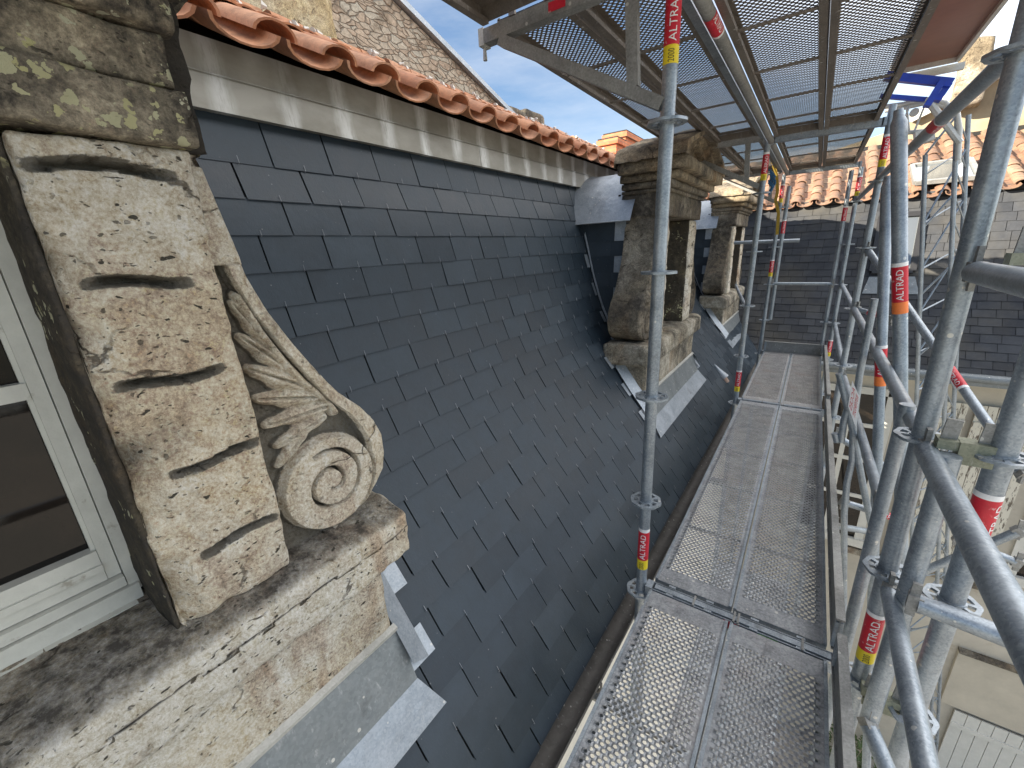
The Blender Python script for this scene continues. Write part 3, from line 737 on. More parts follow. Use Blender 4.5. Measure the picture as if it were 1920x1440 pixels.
    for sg in (-1, 1):
        ck = MB()
        yk = c + sg * .645; rws = [.215, .05, -.075, -.215, -.345, -.475, -.605, -.735, -.86]
        for ri in range(len(rws) - 1):
            z1, z0 = rws[ri], rws[ri + 1]; x = -1.362 if ri < 5 else -1.362
            x0 = -1.355 - (0 if ri % 2 else .13); cells = []
            xe = prof_x(z0) - .02
            a = -1.352; first = True
            wds = .13 if ri % 2 else .26
            while a > xe - .2:
                b = a - wds; wds = .25
                tt = random.uniform(-.001, .001)
                m2 = zk if (first and (ri % 2 == 0)) else ck
                if m2 is zk: b = a - .10
                first = False
                o_ = sg * (.012 + tt + (.002 if m2 is zk else 0)); th = sg * .005
                m2.add([(a - .002, yk + sg * .003, z1), (b + .002, yk + sg * .003, z1), (b + .002, yk + o_, z0), (a - .002, yk + o_, z0), (a - .002, yk + o_ - th, z0), (b + .002, yk + o_ - th, z0)],
                       [(0, 1, 2, 3), (3, 2, 5, 4)])
                a = b
        ck.box((-2.0, min(yk, yk - sg * .02), -.9), (-1.33, max(yk, yk - sg * .02), .19))
        ck.build('slated_cheek', M['slate'], root, fixn=True)
    # zinc: step flashings on the main slates, side strips and the skirt under the front
    for sg in (-1, 1):
        for i in range(3, 17):
            (zt, xt), (zb, xb) = PROF[i], PROF[i + 1]
            yk = c + sg * (.66 if xb < -1.33 else .87)
            if (i % 2 == 0 and xb < -1.33) or (xb >= -1.33 and i % 2 == 1):
                d = Vector((xb - xt, 0, zb - zt)).normalized(); n_ = Vector((-d.z, 0, d.x)); n_ = n_ if n_.x > 0 else -n_
                w0 = .012; w1 = random.uniform(.055, .075) if xb < -1.33 else random.uniform(.12, .16)
                a = Vector((xt, 0, zt)) + n_ * .009 + d * .02; b = Vector((xb, 0, zb)) + n_ * .016 + d * .004
                a.x += shiftx(yk, a.z); b.x += shiftx(yk, b.z)
                zk.add([(a.x, yk + sg * w0, a.z), (a.x, yk + sg * w1, a.z), (b.x, yk + sg * w1, b.z), (b.x, yk + sg * w0, b.z)], [(0, 1, 2, 3)])
        # upstand strip following the roof line
        pts = [(x, z) for z, x in PROF if -1.46 < z < .2]
        vs = []; fs = []
        for k, (x, z) in enumerate(pts):
            y_ = c + sg * (.662 if x < -1.34 else .878); hh = .055 if x > -1.34 else .02
            ww = .078 if x > -1.34 else .016; xs3 = x + shiftx(y_, z)
            vs += [(xs3 + .022, y_ + sg * ww, z + .014), (xs3 + .012 + hh * .5, y_ - sg * .004, z + hh + .02)]
            if k and abs(vs[-2][1] - vs[-4][1]) < .05: fs.append((2 * k - 2, 2 * k - 1, 2 * k + 1, 2 * k))
        zk.add(vs, fs)
    # front apron
    q_ = shiftx(c, -1.5)
    zk.add([(-.968, c - .885, -1.45), (-.968, c + .885, -1.45), (-.880 + q_, c + .94, -1.578), (-.880 + q_, c - .94, -1.578)], [(0, 1, 2, 3)])
    zk.build('zinc_flashing', M['zinc'], root)
    rl = MB(); rl.prism([(-1.05, -1.262), (-1.034, -1.262), (-1.030, -1.246), (-1.05, -1.238)], 'y', c - .88, c + .88); rl.build('flashing_rail', M['alu'], root)
    mf = MB(); mf.add([(-1.040, c - .884, -1.262), (-1.040, c + .884, -1.262), (-.967, c + .884, -1.452), (-.967, c - .884, -1.452), (-1.06, c + .884, -1.262), (-1.06, c + .884, -1.5), (-1.06, c - .884, -1.262), (-1.06, c - .884, -1.5)], [(0, 1, 2, 3), (1, 4, 5, 2), (0, 3, 7, 6)]); mf.build('apron_flashing', M['zinc_dark'], root)
    return root
for c in DORM: dormer(c, c == DORM[0])
# little zinc vent on the lower slates
vt = MB(); q = Vector((-.80, 5.85, -1.71)); a = Vector((-.45, 0, .9)).normalized(); o_ = Vector((.82, 0, .57))
vt.tube([q + a * .20 - o_ * .01, q + o_ * .03, q + o_ * .035 - a * .02], [.006, .062, .066], 12); vt.cur = 0
vt.build('roof_vent', M['zinc'], house, smooth=True)
vt = MB(); vt.tube([q + o_ * .03, q + o_ * .05 - a * .09], .032, 12); vt.build('vent_pipe', plain('pink_clay', (.42, .30, .25), .8), house, smooth=True)

# ------------------------------------------------------------------ buildings behind the tile roof
gw = thing('gable_wall', 'tall rubble stone gable rising behind the tile roof, with metal coping', 'wall', (-3.8, 3, -10.5))
b_ = MB(); poly = [(-3.0, .8), (5.6, .8), (5.35, 1.62), (3.307, 2.257 + .02), (-3.0, 5.2)]
b_.prism([(-3.0, .8), (5.5, .8), (5.12, 1.67), (3.307, 2.235), (-3, 4.6)], 'x', -3.9, -3.5); b_.build('wall', M['rubble'], gw)
b_ = MB(); b_.obox((-3.68, 5.2, 1.68), (-3.68, 3.31, 2.28), .46, .05); b_.obox((-3.68, 3.31, 2.28), (-3.68, -3, 4.65), .46, .05); b_.build('coping', M['zinc'], gw)
b_ = MB(); lump_box(b_, (-3.52, .2, .9), (-3.47, 2.6, 3.6), .06, .01, .006, 12); b_.build('corner_stone', stone_mat('ochre_ashlar', a=(.52, .42, .24), b=(.42, .33, .19), grime=.2, rust=.1, pits=.4), gw, smooth='all')
cs = thing('stone_chimney_stump', 'broken dark stone chimney stump at the foot of the gable slope', 'chimney', (-3.7, 5.6, 0))
b_ = MB(); lump_box(b_, (-3.9, 4.95, 1.0), (-3.5, 5.55, 1.80), .04, .03, .015, 9); lump_box(b_, (-3.9, 5.50, 1.0), (-3.5, 6.0, 1.86), .04, .03, .015, 9); b_.build('masonry', M['stone_grime'], cs, smooth='all')
for i, (y0, y1, x0, x1, zt, lb) in enumerate(((8.2, 8.62, -3.62, -3.28, 1.93, 'smaller red brick chimney left of the bigger brick one'), (9.1, 10.2, -3.9, -3.45, 2.22, 'bigger red brick chimney partly behind the stone pediment'))):
    t = thing('brick_chimney', lb, 'chimney', ((x0 + x1) / 2, (y0 + y1) / 2, 0), 'brick chimneys behind the ridge')
    b_ = MB(); b_.box((x0, y0, .8), (x1, y1, zt - .12)); b_.build('stack', M['brick'], t)
    b_ = MB(); b_.box((x0 - .04, y0 - .04, zt - .12), (x1 + .04, y1 + .04, zt - .03)); b_.build('corbel', M['brick'], t)
    b_ = MB(); b_.box((x0 - .02, y0 - .02, zt - .03), (x1 + .02, y1 + .02, zt)); b_.build('cap', M['stone_dark'], t)

# ------------------------------------------------------------------ wing across the end of the walkway
wing = thing('courtyard_wing', 'wing across the far end with old grey slates, curved clay tiles and cream wall', 'house', (3, 10, -10.5))
def WP(k, x): z, xx = PROF[k]; return Vector((x, 8.38 + (-.66 - xx), z + .0))
ws = MB(); XA, XB = -2.2, 6.5; WW = .225
for i in range(1, len(PROF)):
    p = WP(i - 1, 0); q = WP(i, 0); d = (q - p).normalized(); n_ = Vector((0, d.z, -d.y))
    if n_.y > 0: n_ = -n_
    x = XA + (0 if i % 2 else WW / 2)
    sub = 1
    while x < XB:
        wv = WW + random.uniform(-.03, .03)
        for s_ in range(1):
            a = p + n_ * .002 - d * .01; b = q + n_ * (.011 + random.uniform(-.002, .003)) + d * random.uniform(-.004, .004)
            x0, x1 = x + .003, x + wv - .003
            ws.add([(x0, a.y, a.z), (x1, a.y, a.z), (x1, b.y, b.z), (x0, b.y, b.z), (x0, b.y - n_.y * .006, b.z - n_.z * .006), (x1, b.y - n_.y * .006, b.z - n_.z * .006)], [(0, 1, 2, 3), (3, 2, 5, 4)])
        x += wv
ws.build('slate_covering', M['slate_old'], wing)
b_ = MB(); vs = []; fs = []
for k in range(len(PROF)):
    p = WP(k, 0)
    for x in (XA, XB): vs.append((x, p.y + .012, p.z))
    if k: fs.append((2 * k - 2, 2 * k - 1, 2 * k + 1, 2 * k))
b_.add(vs, fs); b_.build('roof_boarding', M['under'], wing)
b_ = MB(); b_.box((XA, 8.78, -10.5), (XB, 9.3, -2.05)); b_.build('facade_wall', M['render'], wing)
b_ = MB(); b_.tube([(-.5, 8.30, -2.0), (XB, 8.30, -2.0)], .06, 12); b_.box((-.5, 8.33, -2.12), (XB, 8.78, -2.03)); b_.build('gutter', M['zinc_dark'], wing, smooth=True)
sdw = Vector((0, 1, .42)).normalized(); upw = Vector((0, -.387, .922))
mb, pl = tile_field(Vector((-1.9, 9.50, .50)), Vector((1, 0, 0)), sdw, upw, 8.4, .27, 8, .36, 11, .012)
mb.build('tile_covering', M['tile_old'], wing, smooth=True)
b_ = MB(); b_.prism([(9.62, .42), (9.6, .53), (12.6, 1.80), (12.6, .42)], 'x', XA, XB); b_.build('roof_bed', M['under'], wing)
# roof windows
rw = MB()
def plane_pt(x, z, o=.02): return Vector((x, 8.38 + (-.66 - prof_x(z)) - o, z))
def frame_on(mb, x0, x1, z0, z1, wd, dp, o=.03):
    A = [plane_pt(x0, z1, o), plane_pt(x1, z1, o), plane_pt(x1, z0, o), plane_pt(x0, z0, o)]
    for a, b in zip(A, A[1:] + A[:1]): mb.obox(a, b, wd, dp, (0, -1, .3))
frame_on(rw, .80, 1.30, -.58, .28, .075, .08)
rwo = rw.build('roof_window', M['black'], wing)
b_ = MB(); b_.add([plane_pt(.80, .28, .03), plane_pt(1.3, .28, .03), plane_pt(1.3, -.58, .03), plane_pt(.8, -.58, .03)], [(0, 1, 2, 3)]); b_.build('roof_pane', M['skyglass'], rwo)
b_ = MB(); A = [plane_pt(.78, -.66, .03), plane_pt(1.34, -.66, .03), plane_pt(1.42, -.92, .025), plane_pt(.72, -.92, .025)]; b_.add(A, [(0, 1, 2, 3)]); b_.build('lead_apron', M['zinc_dark'], rwo)
def on_tiles(x, s_, o=.17): return Vector((x, 9.5, .5)) + sdw * s_ + upw * o
b_ = MB(); A = [on_tiles(1.15, .25), on_tiles(1.85, .25), on_tiles(1.85, 1.15), on_tiles(1.15, 1.15)]
for a, b in zip(A, A[1:] + A[:1]): b_.obox(a, b, .06, .06, upw)
ro = b_.build('roof_window', M['galv_dull'], wing)
b_ = MB(); b_.add(A, [(0, 1, 2, 3)]); b_.build('roof_pane', M['skyglass'], ro)
# facade openings
def win(x0, x1, z0, z1, panes, yy=8.78):
    f = MB(); f.box((x0, yy - .05, z0), (x0 + .12, yy + .02, z1)); f.box((x1 - .12, yy - .05, z0), (x1, yy + .02, z1))
    f.box((x0, yy - .05, z1 - .12), (x1, yy + .02, z1)); f.box((x0 - .05, yy - .09, z0 - .05), (x1 + .05, yy + .02, z0 + .1))
    xm = (x0 + x1) / 2
    for z in panes: f.box((x0 + .12, yy - .035, z - .035), (x1 - .12, yy + .01, z + .035))
    f.box((xm - .035, yy - .036, z0 + .1), (xm + .035, yy + .01, z1 - .12))
    fo = f.build('window', M['paint_far'], wing)
    p = MB(); p.box((x0 + .1, yy - .012, z0 + .1), (x1 - .1, yy - .004, z1 - .1)); p.build('window_pane', M['glass'], fo)
win(.30, 1.42, -5.4, -2.42, (-3.1, -3.75, -4.45))
win(3.15, 4.2, -5.3, -2.6, (-3.3, -4.0, -4.7))
def shutter(x0, x1, z0, z1, m, name='shutter', yy=8.73, strap=True, planks=6, ang=0):
    f = MB(); wd = (x1 - x0) / planks
    for k in range(planks): f.box((x0 + k * wd + .004, yy - .03, z0), (x0 + (k + 1) * wd - .004, yy, z1))
    if strap:
        for z in (z0 + .3, z1 - .35): f.box((x0, yy - .055, z), (x1, yy - .031, z + .09))
    return f.build(name, m, wing)
shutter(1.72, 2.22, -5.55, -2.5, M['peel']); shutter(2.30, 2.98, -5.5, -2.5, M['peel'])
o = shutter(3.18, 5.0, -10.5, -8.2, M['paint_far'], 'door', 8.74, True, 11)
b_ = MB(); b_.box((2.98, 8.70, -8.12), (5.2, 8.775, -6.93)); b_.build('wall_panel', plain('panel_render', (.50, .45, .36), .9, 0, .12, 2.2), wing)
b_ = MB(); b_.box((2.98, 8.66, -6.93), (5.2, 8.775, -6.88)); b_.build('stone_band', M['stone_grime'], wing); b_ = MB(); b_.box((1.0, 8.70, -5.62), (3.1, 8.775, -5.5)); b_.build('stone_band', M['stone_grime'], wing)
# wall and stone stump over the wing's tiles
yw = thing('ochre_rendered_wall', 'sunlit ochre rendered wall with a sloping white verge above the old tiles', 'wall', (3, 12.6, 0))
b_ = MB(); b_.prism([(-.3, 1.4), (6, 1.4), (6, 4.2), (2.9, 2.95), (1.0, 2.05), (-.3, 1.75)], 'y', 12.6, 12.9); b_.build('wall', M['render_ochre'], yw)
b_ = MB(); b_.obox((1.2, 12.55, 2.2), (2.9, 12.55, 2.98), .2, .16, (0, 0, 1)); b_.obox((2.9, 12.55, 2.98), (6, 12.55, 4.3), .2, .16); b_.build('verge', M['paint_far'], yw)
st = thing('stone_wall_stump', 'ragged sunlit stone wall end under the brown platform', 'wall', (2.3, 12.2, 0))
b_ = MB(); lump_box(b_, (1.70, 12.2, 2.2), (2.12, 12.5, 3.3), .08, .06, .04, 5); b_.build('masonry', stone_mat('ochre_rubble', a=(.28, .23, .16), b=(.18, .145, .10), grime=.2), st, smooth='all')

# ------------------------------------------------------------------ scaffold kit
RT = .0242
def rosette(mb, c, r=.066, n=8, th=.009):
    """eight-hole rosette disc round a tube"""
    seg = 48; vs = []; fs = []; z0, z1 = c[2] - th / 2, c[2] + th / 2
    inn, h0, h1 = RT, .034, .052
    for zz in (z0, z1):
        for k in range(seg):
            a = 2 * math.pi * k / seg; lob = 1 + .03 * math.cos(8 * a) * (1 if r > .06 else 0)
            for rr in (inn, h0, h1, r * lob): vs.append((c[0] + rr * math.cos(a), c[1] + rr * math.sin(a), zz))
    def I(t, k, j): return t * seg * 4 + (k % seg) * 4 + j
    for k in range(seg):
        hole = (k % 6) not in (0, 5)
        for j in range(3):
            if j == 1 and hole: continue
            fs.append((I(1, k, j), I(1, k, j + 1), I(1, k + 1, j + 1), I(1, k + 1, j)))
            fs.append((I(0, k, j), I(0, k + 1, j), I(0, k + 1, j + 1), I(0, k, j + 1)))
        if hole:
            fs.append((I(0, k, 1), I(0, k + 1, 1), I(1, k + 1, 1), I(1, k, 1))); fs.append((I(0, k, 2), I(1, k, 2), I(1, k + 1, 2), I(0, k + 1, 2)))
            if (k - 1) % 6 in (0, 5): fs.append((I(0, k, 1), I(1, k, 1), I(1, k, 2), I(0, k, 2)))
            if (k + 1) % 6 in (0, 5): fs.append((I(0, k + 1, 1), I(0, k + 1, 2), I(1, k + 1, 2), I(1, k + 1, 1)))
        fs.append((I(0, k, 3), I(0, k + 1, 3), I(1, k + 1, 3), I(1, k, 3)))
    mb.add(vs, fs)
def text_polys(txt, size):
    cu = bpy.data.curves.new('t', 'FONT'); cu.body = txt; cu.size = size; cu.align_x = 'LEFT'; cu.resolution_u = 2
    ob = bpy.data.objects.new('t', cu); COL.objects.link(ob); dg = bpy.context.evaluated_depsgraph_get(); dg.update()
    me = bpy.data.meshes.new_from_object(ob.evaluated_get(dg)); 
    bm = bmesh.new(); bm.from_mesh(me); bmesh.ops.remove_doubles(bm, verts=bm.verts, dist=size * .002); bmesh.ops.triangulate(bm, faces=bm.faces)
    if size < .1: bmesh.ops.subdivide_edges(bm, edges=bm.edges, cuts=3, use_grid_fill=True)
    bm.to_mesh(me); bm.free()
    vs = [v.co.copy() for v in me.vertices]; fs = [tuple(p.vertices) for p in me.polygons]
    bpy.data.objects.remove(ob); bpy.data.curves.remove(cu); bpy.data.meshes.remove(me)
    return vs, fs
TXT = {k: text_polys(*k) for k in (('ALTRAD', .036), ('2000', .03))}
def wrap(mb, base, axis, face, r, z0, z1, n=28, a0=-math.pi, a1=math.pi):
    """curved label band round the axis from z0 to z1 along it"""
    axis = Vector(axis).normalized(); f = Vector(face); f = (f - axis * f.dot(axis)).normalized(); s = axis.cross(f)
    vs = []; fs = []
    for t in (z0, z1):
        for k in range(n + 1):
            a = a0 + (a1 - a0) * k / n; vs.append(base + axis * t + (f * math.cos(a) + s * math.sin(a)) * r)
    for k in range(n): fs.append((k, k + 1, n + 2 + k, n + 1 + k))
    mb.add(vs, fs)
def wraptext(mb, base, axis, face, r, key, z0, off):
    axis = Vector(axis).normalized(); f = Vector(face); f = (f - axis * f.dot(axis)).normalized(); s = axis.cross(f)
    vs, fs = TXT[key]; out = []
    for v in vs:
        a = -(v.y - off) / r * 1.0
        out.append(base + axis * (z0 + v.x * 1.0) + (f * math.cos(a) + s * math.sin(a)) * r)
    mb.add(out, fs)
def sticker(parent, base, axis, r=RT, face=None, kind='2000', scale=1.0, twist=0):
    """red ALTRAD label with white edge and (for standards) a yellow 2000 band below; base = lower end"""
    base = Vector(base); axis = Vector(axis).normalized(); face = face or -(base)
    f = Vector(face); f = (f - axis * f.dot(axis)).normalized(); f = Matrix.Rotation(twist, 4, axis) @ f
    ry = .052 * scale; m = MB()
    if kind:
        m = MB(); wrap(m, base, axis, f, r + .0006, 0, ry); ye = m.build('yellow_band' if kind == '2000' else 'orange_band', M['yellow'] if kind == '2000' else M['orange'], parent, True, False)
        if kind == '2000':
            m = MB(); wraptext(m, base, axis, f, r + .0012, ('2000', .03), -.0, .008); 
            # fit the number inside the band
            m.v = [tuple(base + axis * (.004 + (Vector(v) - base).dot(axis) * .62) + ((Vector(v) - base) - axis * (Vector(v) - base).dot(axis))) for v in m.v]
            m.build('number', M['ink'], ye, False, False)
    m = MB(); wrap(m, base, axis, f, r + .0006, ry, ry + .155 * scale); rd = m.build('red_label', M['red'], parent, True, False)
    m = MB(); wraptext(m, base, axis, f, r + .0012, ('ALTRAD', .036), ry + .008, .012)
    wrap(m, base, axis, f, r + .0009, ry + .155 * scale, ry + .172 * scale)
    m.build('lettering', M['white'], rd, False, False)
def standard(x, y, z0, z1, label, zr, stick=(), r=RT, lean=(0, 0), mat='galv'):
    t = thing('scaffold_standard', label, 'scaffold post', (x, y, z0), 'upright scaffold standards')
    m = MB(); lx, ly = lean
    def at(z): return Vector((x + lx * (z + .6), y + ly * (z + .6), z))
    m.tube([at(z0), at(z1)], r, 20); m.build('post', M[mat], t, True)
    for z in zr:
        m = MB(); p = at(z); rosette(m, p); 
        m.tube([p - Vector((0, 0, .008)), p + Vector((0, 0, .008))], r + .004, 16)
        m.build('rosette', M[mat], t, True)
    for s_ in stick:
        z, kind = s_[0], s_[1]; sticker(t, at(z), (lx, ly, 1), r, kind=kind, twist=s_[2] if len(s_) > 2 else 0)
    return t
zr6 = [-2.1, -1.6, -1.1, -.6, -.1, .4]
XL, XR = -.478, .335
YR = [1.658, 4.616, 6.97]
GL = 'upright scaffold standards'
standard(XL, YR[0], -10.5, 1.6, 'nearest inner scaffold post, crossing in front of the middle dormer', [-1.6, -1.1, -.6, -.1, .4], ((-1.465, '2000', -.1), (.565, '2000', .12)), lean=(-.004, 0))
standard(XL + .006, YR[1], -10.5, .80, 'second inner scaffold post, beside the farthest dormer', zr6, ((-1.47, '2000', .2), (.50, '2000', .25)))
standard(XL, YR[2], -10.5, .80, 'third inner scaffold post at the far end of the walkway, by the yellow strap', zr6, ((.46, '2000', .3), (-.49, '2000', .3)))
standard(XL + .07, YR[2] + .06, -1.1, .66, 'short scaffold post doubled behind the third inner post', [.4], ((.02, None, .3),))
standard(XR + .012, YR[0] + .01, -10.5, 1.7, 'nearest outer scaffold post, tall and tilted, crossed by the guard rails at right', [-1.6, -1.1, -.6, .4], ((-1.50, '2000', .25),), r=.0262, lean=(-.012, .0))
standard(XR, YR[1], -10.5, .92, 'second outer scaffold post, by the far skylight', zr6, ((.50, '2000', .3),), lean=(-.008, 0))
standard(XR - .012, YR[2], -10.5, .78, 'third outer scaffold post at the far corner of the walkway', zr6, ((.46, '2000', .3), (-1.55, '2000', .3)), lean=(-.01, 0))
standard(XR - .10, YR[2] + .02, -2.4, .76, 'fourth outer post, doubled beside the far corner post', [-1.1, -.6], ((.13, None, .3),), lean=(-.01, 0))
standard(.497, 1.60, -10.5, -.32 + 1.0, 'thick outermost scaffold post nearest the right edge of the photo', [-.597, -1.097, -1.597], ((-.93, None, 1.3),), r=.029)
standard(XR - .005, 1.86, -10.5, -.56, 'slim post tucked left of the nearest outer post', [], (), r=.022)
standard(XR + .052, 1.55, -1.66, -.60, 'short post tucked right of the nearest outer post', [], (), r=.0262)

def ledger(a, b, label, r=RT, stick=None, name='ledger_tube', flat=True, mat='galv', cat='scaffold tube', group='scaffold ledgers and rails'):
    a = Vector(a); b = Vector(b); t = thing(name, label, cat, a, group); m = MB(); d = (b - a).normalized()
    m.tube([a + d * .045, b - d * .045], r, 16); m.build('tube', M[mat], t, True)
    if flat:
        for p, s_ in ((a, 1), (b, -1)):
            m = MB(); m.obox(p + d * s_ * .02, p + d * s_ * .055, .034, .05); m.obox(p + d * s_ * .034 + Vector((0, 0, -.05)), p + d * s_ * .034 + Vector((0, 0, .065)), .012, .022, d)
            m.build('wedge_head', M['galv_dull'], t)
    if stick:
        f, kind, tw = stick; sticker(t, a + (b - a) * f, d, r, kind=kind, twist=tw)
    return t
for z, l1, l2, sta in ((.43, 'top rail leading from the far posts, under the upper deck edge', 'overhead rail crossing in front of the clay tiles, with a faded red label', (.62, None, .9)),
                  (-.6, 'middle guard rail of the far bay', 'middle guard rail running to the nearest outer post', None)):
    ledger((XR, YR[2], z), (XR, YR[1], z), l1)
    ledger((XR, YR[1], z), (XR + .012, YR[0], z), l2, stick=sta)
ledger((XR + .015, YR[0], -.105), (XR + .03, -1.2, -.105), 'thick rail leaving the nearest outer post at eye level, right edge', r=.0275)
ledger((XR + .015, YR[0], -.62), (XR + .03, -1.2, -.60), 'thick rail slanting to the lower right corner from the nearest outer post', r=.0275)
ledger((XR + .02, YR[0] - .02, -1.13), (XR + .03, -1.2, -1.12), 'lowest rail running steeply to the bottom edge', r=.0245)
ledger(px(1684, 1116, y=1.50), px(2060, 1262, y=1.44), 'short thick cross tube passing in front of the thick outermost post', r=.028)
ledger((XR + .03, 1.56, -1.63), (.72, 1.0, -2.05), 'stubby brace under the lowest node by the deck edge', r=.027, name='brace_tube')
ledger((XR, YR[2], -1.1), (XR, YR[1], -1.1), 'lower guard rail of the far bay')
ledger((XR, YR[1] - .3, -1.12), (XR + .01, YR[0] + .3, -1.0), 'lower guard rail of the middle bay, behind the warning sign', r=.021)
ledger((XL, YR[2], -.59), (XR - .06, YR[2], -.59), 'flat cross rail closing the far end of the walkway', r=.02)
ledger((-1.05, YR[2] + .2, -.02), (-.16, YR[2] + .2, -.03), 'loose horizontal tube behind the far inner posts', flat=False)
ledger((XL, YR[1], -.63), (-.9, YR[1] + 2.4, -.62), 'short thin tube reaching back beside the second inner post', r=.018)
ledger((XR, YR[1], -.10), px(1925, 900, y=2.9), 'long diagonal brace with bright red label falling to the right', name='brace_tube', stick=(.62, None, .4))
ledger((XR, YR[1], -.595), px(1680, 600, y=4.3), 'short tube with a red tag at the second outer post', r=.02, stick=(.25, None, .2))
# raking tubes right of the walkway
def lean_tube(p, q, label, r, st=None):
    t = thing('raking_tube', label, 'scaffold tube', q, 'raking tubes'); m = MB()
    p = Vector(p); q = Vector(q); d = (q - p).normalized()
    m.tube([p, p + d * .03, p + d * .05, q], [r * .55, r * .7, r, r], 18); m.build('tube', M['galv'], t, True)
    if st:
        sticker(t, p + (q - p) * st, -d, r, kind='orange')
    return t
def ext(a, b, k): return Vector(b) + (Vector(b) - Vector(a)) * k
A1, A2 = px(1664, 330, y=2.9), px(1640, 1000, y=2.9); lean_tube(A1, ext(A1, A2, 3.2), 'slimmer raking tube with a red and orange label halfway down', .0245, .128)
B1, B2 = px(1685, 205, y=2.45), px(1690, 980, y=2.6); lean_tube(B1, ext(B1, B2, 3.0), 'thick raking tube with its label near the skylight', .027, .107)
ledger(px(1570, 938, y=2.9), px(1668, 968, y=3.0), 'short cross tube with red and white tape low behind the raking tubes', r=.02, stick=(.5, None, .3))
ledger(px(1560, 985, y=2.9), px(1650, 1000, y=3.3), 'lower plain cross tube below the taped one', r=.02)
ledger(px(1780, 1002, y=3.0), px(1925, 1062, y=3.0), 'thin rail crossing the peeling shutters', r=.02)
ledger(px(1650, 1105, y=3.0), px(1925, 990, y=3.0), 'thin brace rising to the right across the peeling shutters', r=.022, name='brace_tube')
ledger(px(1560, 812, y=3.4), px(1700, 900, y=3.4), 'thin brace behind the lower guard rail over the white window', r=.02, name='brace_tube')
# advance guardrail frame: bent tube with flattened middle
t = thing('guardrail_frame', 'bent tube guardrail frame at the walkway edge with flattened crossing', 'guardrail', (XR, 2.2, -1.7)); m = MB()
pts = [px(1620, 560, x=XR + .03), px(1600, 800, x=XR + .03)]
for l in ([(1640, 560), (1612, 700), (1600, 790), (1598, 862), (1588, 905), (1583, 960), (1582, 1100), (1585, 1320)], [(1573, 700), (1592, 775), (1600, 812), (1620, 920), (1640, 1012)],
          [(1592, 775), (1588, 770), (1582, 790), (1577, 828), (1569, 828), (1565, 812)]):
    m.tube([px(u_, v_, y=2.75 - .0 * (v_ - 700)) for u_, v_ in l], .0165, 10)
m.build('frame', M['galv'], t, True)
sg_ = thing('warning_sign', 'small white and red warning plate tied to the guardrail frame', 'sign', px(1605, 760, y=2.7)); m = MB()
q4 = [px(1598, 714, y=2.72), px(1612, 745, y=2.72), px(1604, 800, y=2.72), px(1590, 762, y=2.72)]
m.add([v for v in q4] + [v + Vector((0, .004, 0)) for v in q4], [(0, 1, 2, 3), (7, 6, 5, 4), (0, 4, 5, 1), (1, 5, 6, 2), (2, 6, 7, 3), (3, 7, 4, 0)]); m.build('plate', M['white'], sg_)
m = MB(); o0 = q4[0]; ax_u = (q4[3] - q4[0]); ax_v = (q4[1] - q4[0])
for wd_, off in (('ACCES', .58), ('INTERDIT', .12)):
    vs, fs = text_polys(wd_, 1.0); mxw = max(v.x for v in vs)
    m.add([o0 + ax_u * (.08 + .84 * v.x / mxw) + ax_v * (1 - off - v.y * .42) + Vector((0, -.003, 0)) for v in vs], fs)
m.build('lettering', M['red'], sg_, False, False)

# couplers joining the outer pair
M['coupler'] = galv_mat('greenish_cast_steel', (.17, .18, .13), (.32, .33, .25), .3, .6)
def coupler(c, label):
    t = thing('wedge_coupler', label, 'coupler', c, 'wedge couplers'); m = MB(); c = Vector(c)
    m.box(c + Vector((-.062, -.022, -.010)), c + Vector((.062, .022, .018))); m.box(c + Vector((-.055, -.026, -.046)), c + Vector((.055, -.014, -.018)))
    m.box(c + Vector((-.018, -.028, -.045)), c + Vector((.018, .02, .02))); m.build('body', M['coupler'], t)
    for s_ in (-1, 1):
        m = MB(); m.prism([(c.x + s_ * .038 - .017, c.z + .018), (c.x + s_ * .038 + .017, c.z + .018), (c.x + s_ * .038 + .020, c.z + .075), (c.x + s_ * .038 - .014, c.z + .078)], 'y', c.y - .004, c.y + .004); m.build('wedge', M['galv_dull'], t)
    return t
coupler((.425, 1.600, -.585), 'grey green double wedge coupler between the outer posts, middle of the right side')
coupler((.420, 1.615, -1.59), 'lower double wedge coupler between the outer posts')
coupler((.445, 1.55, -.075), 'upper double wedge coupler against the far slates, at eye level rail')

# transoms
def transom(x0, x1, y, z, label, tagc=None):
    t = thing('deck_transom', label, 'scaffold beam', (x0, y, z), 'cross beams carrying the decks'); m = MB()
    m.box((x0 + .03, y - .026, z - .03), (x0 + .06, y + .026, z + .03)); m.box((x1 - .06, y - .026, z - .03), (x1 - .03, y + .026, z + .03))
    for s_ in (-1, 1): m.box((x0 + .05, y + s_ * .024 - .002, z - .027), (x1 - .05, y + s_ * .024 + .002, z + .027))
    m.box((x0 + .05, y - .022, z - .027), (x1 - .05, y + .022, z - .023)); m.build('beam', M['galv'], t)
    m = MB(); m.box((x0 + .07, y - .014, z + .012), (x1 - .07, y + .014, z + .030)); m.build('lock_bar', M['galv'], t)
    for k, fx in enumerate((.3, .5, .52, .8)):
        m = MB(); xx = x0 + (x1 - x0) * fx; m.box((xx - .004, y - .03, z + .004), (xx + .004, y + .03, z + .036)); m.build('clip', M['galv_dull'], t)
    if tagc:
        m = MB(); m.box((x0 + .37, y - .0285, z - .014), (x0 + .43, y - .0265, z + .022)); m.build('red_label', M['red'], t)
        m = MB(); m.box((x0 + .50, y - .0285, z - .014), (x0 + .57, y - .0265, z + .022)); m.build('green_tape', M['green'], t)
transom(XL, XR, YR[0], -1.575, 'near cross beam between deck bays, with small red label and green tape', True)
transom(XL, XR, YR[1], -1.575, 'middle cross beam between deck bays')
transom(XL, XR, YR[2], -1.575, 'far cross beam at the end board')
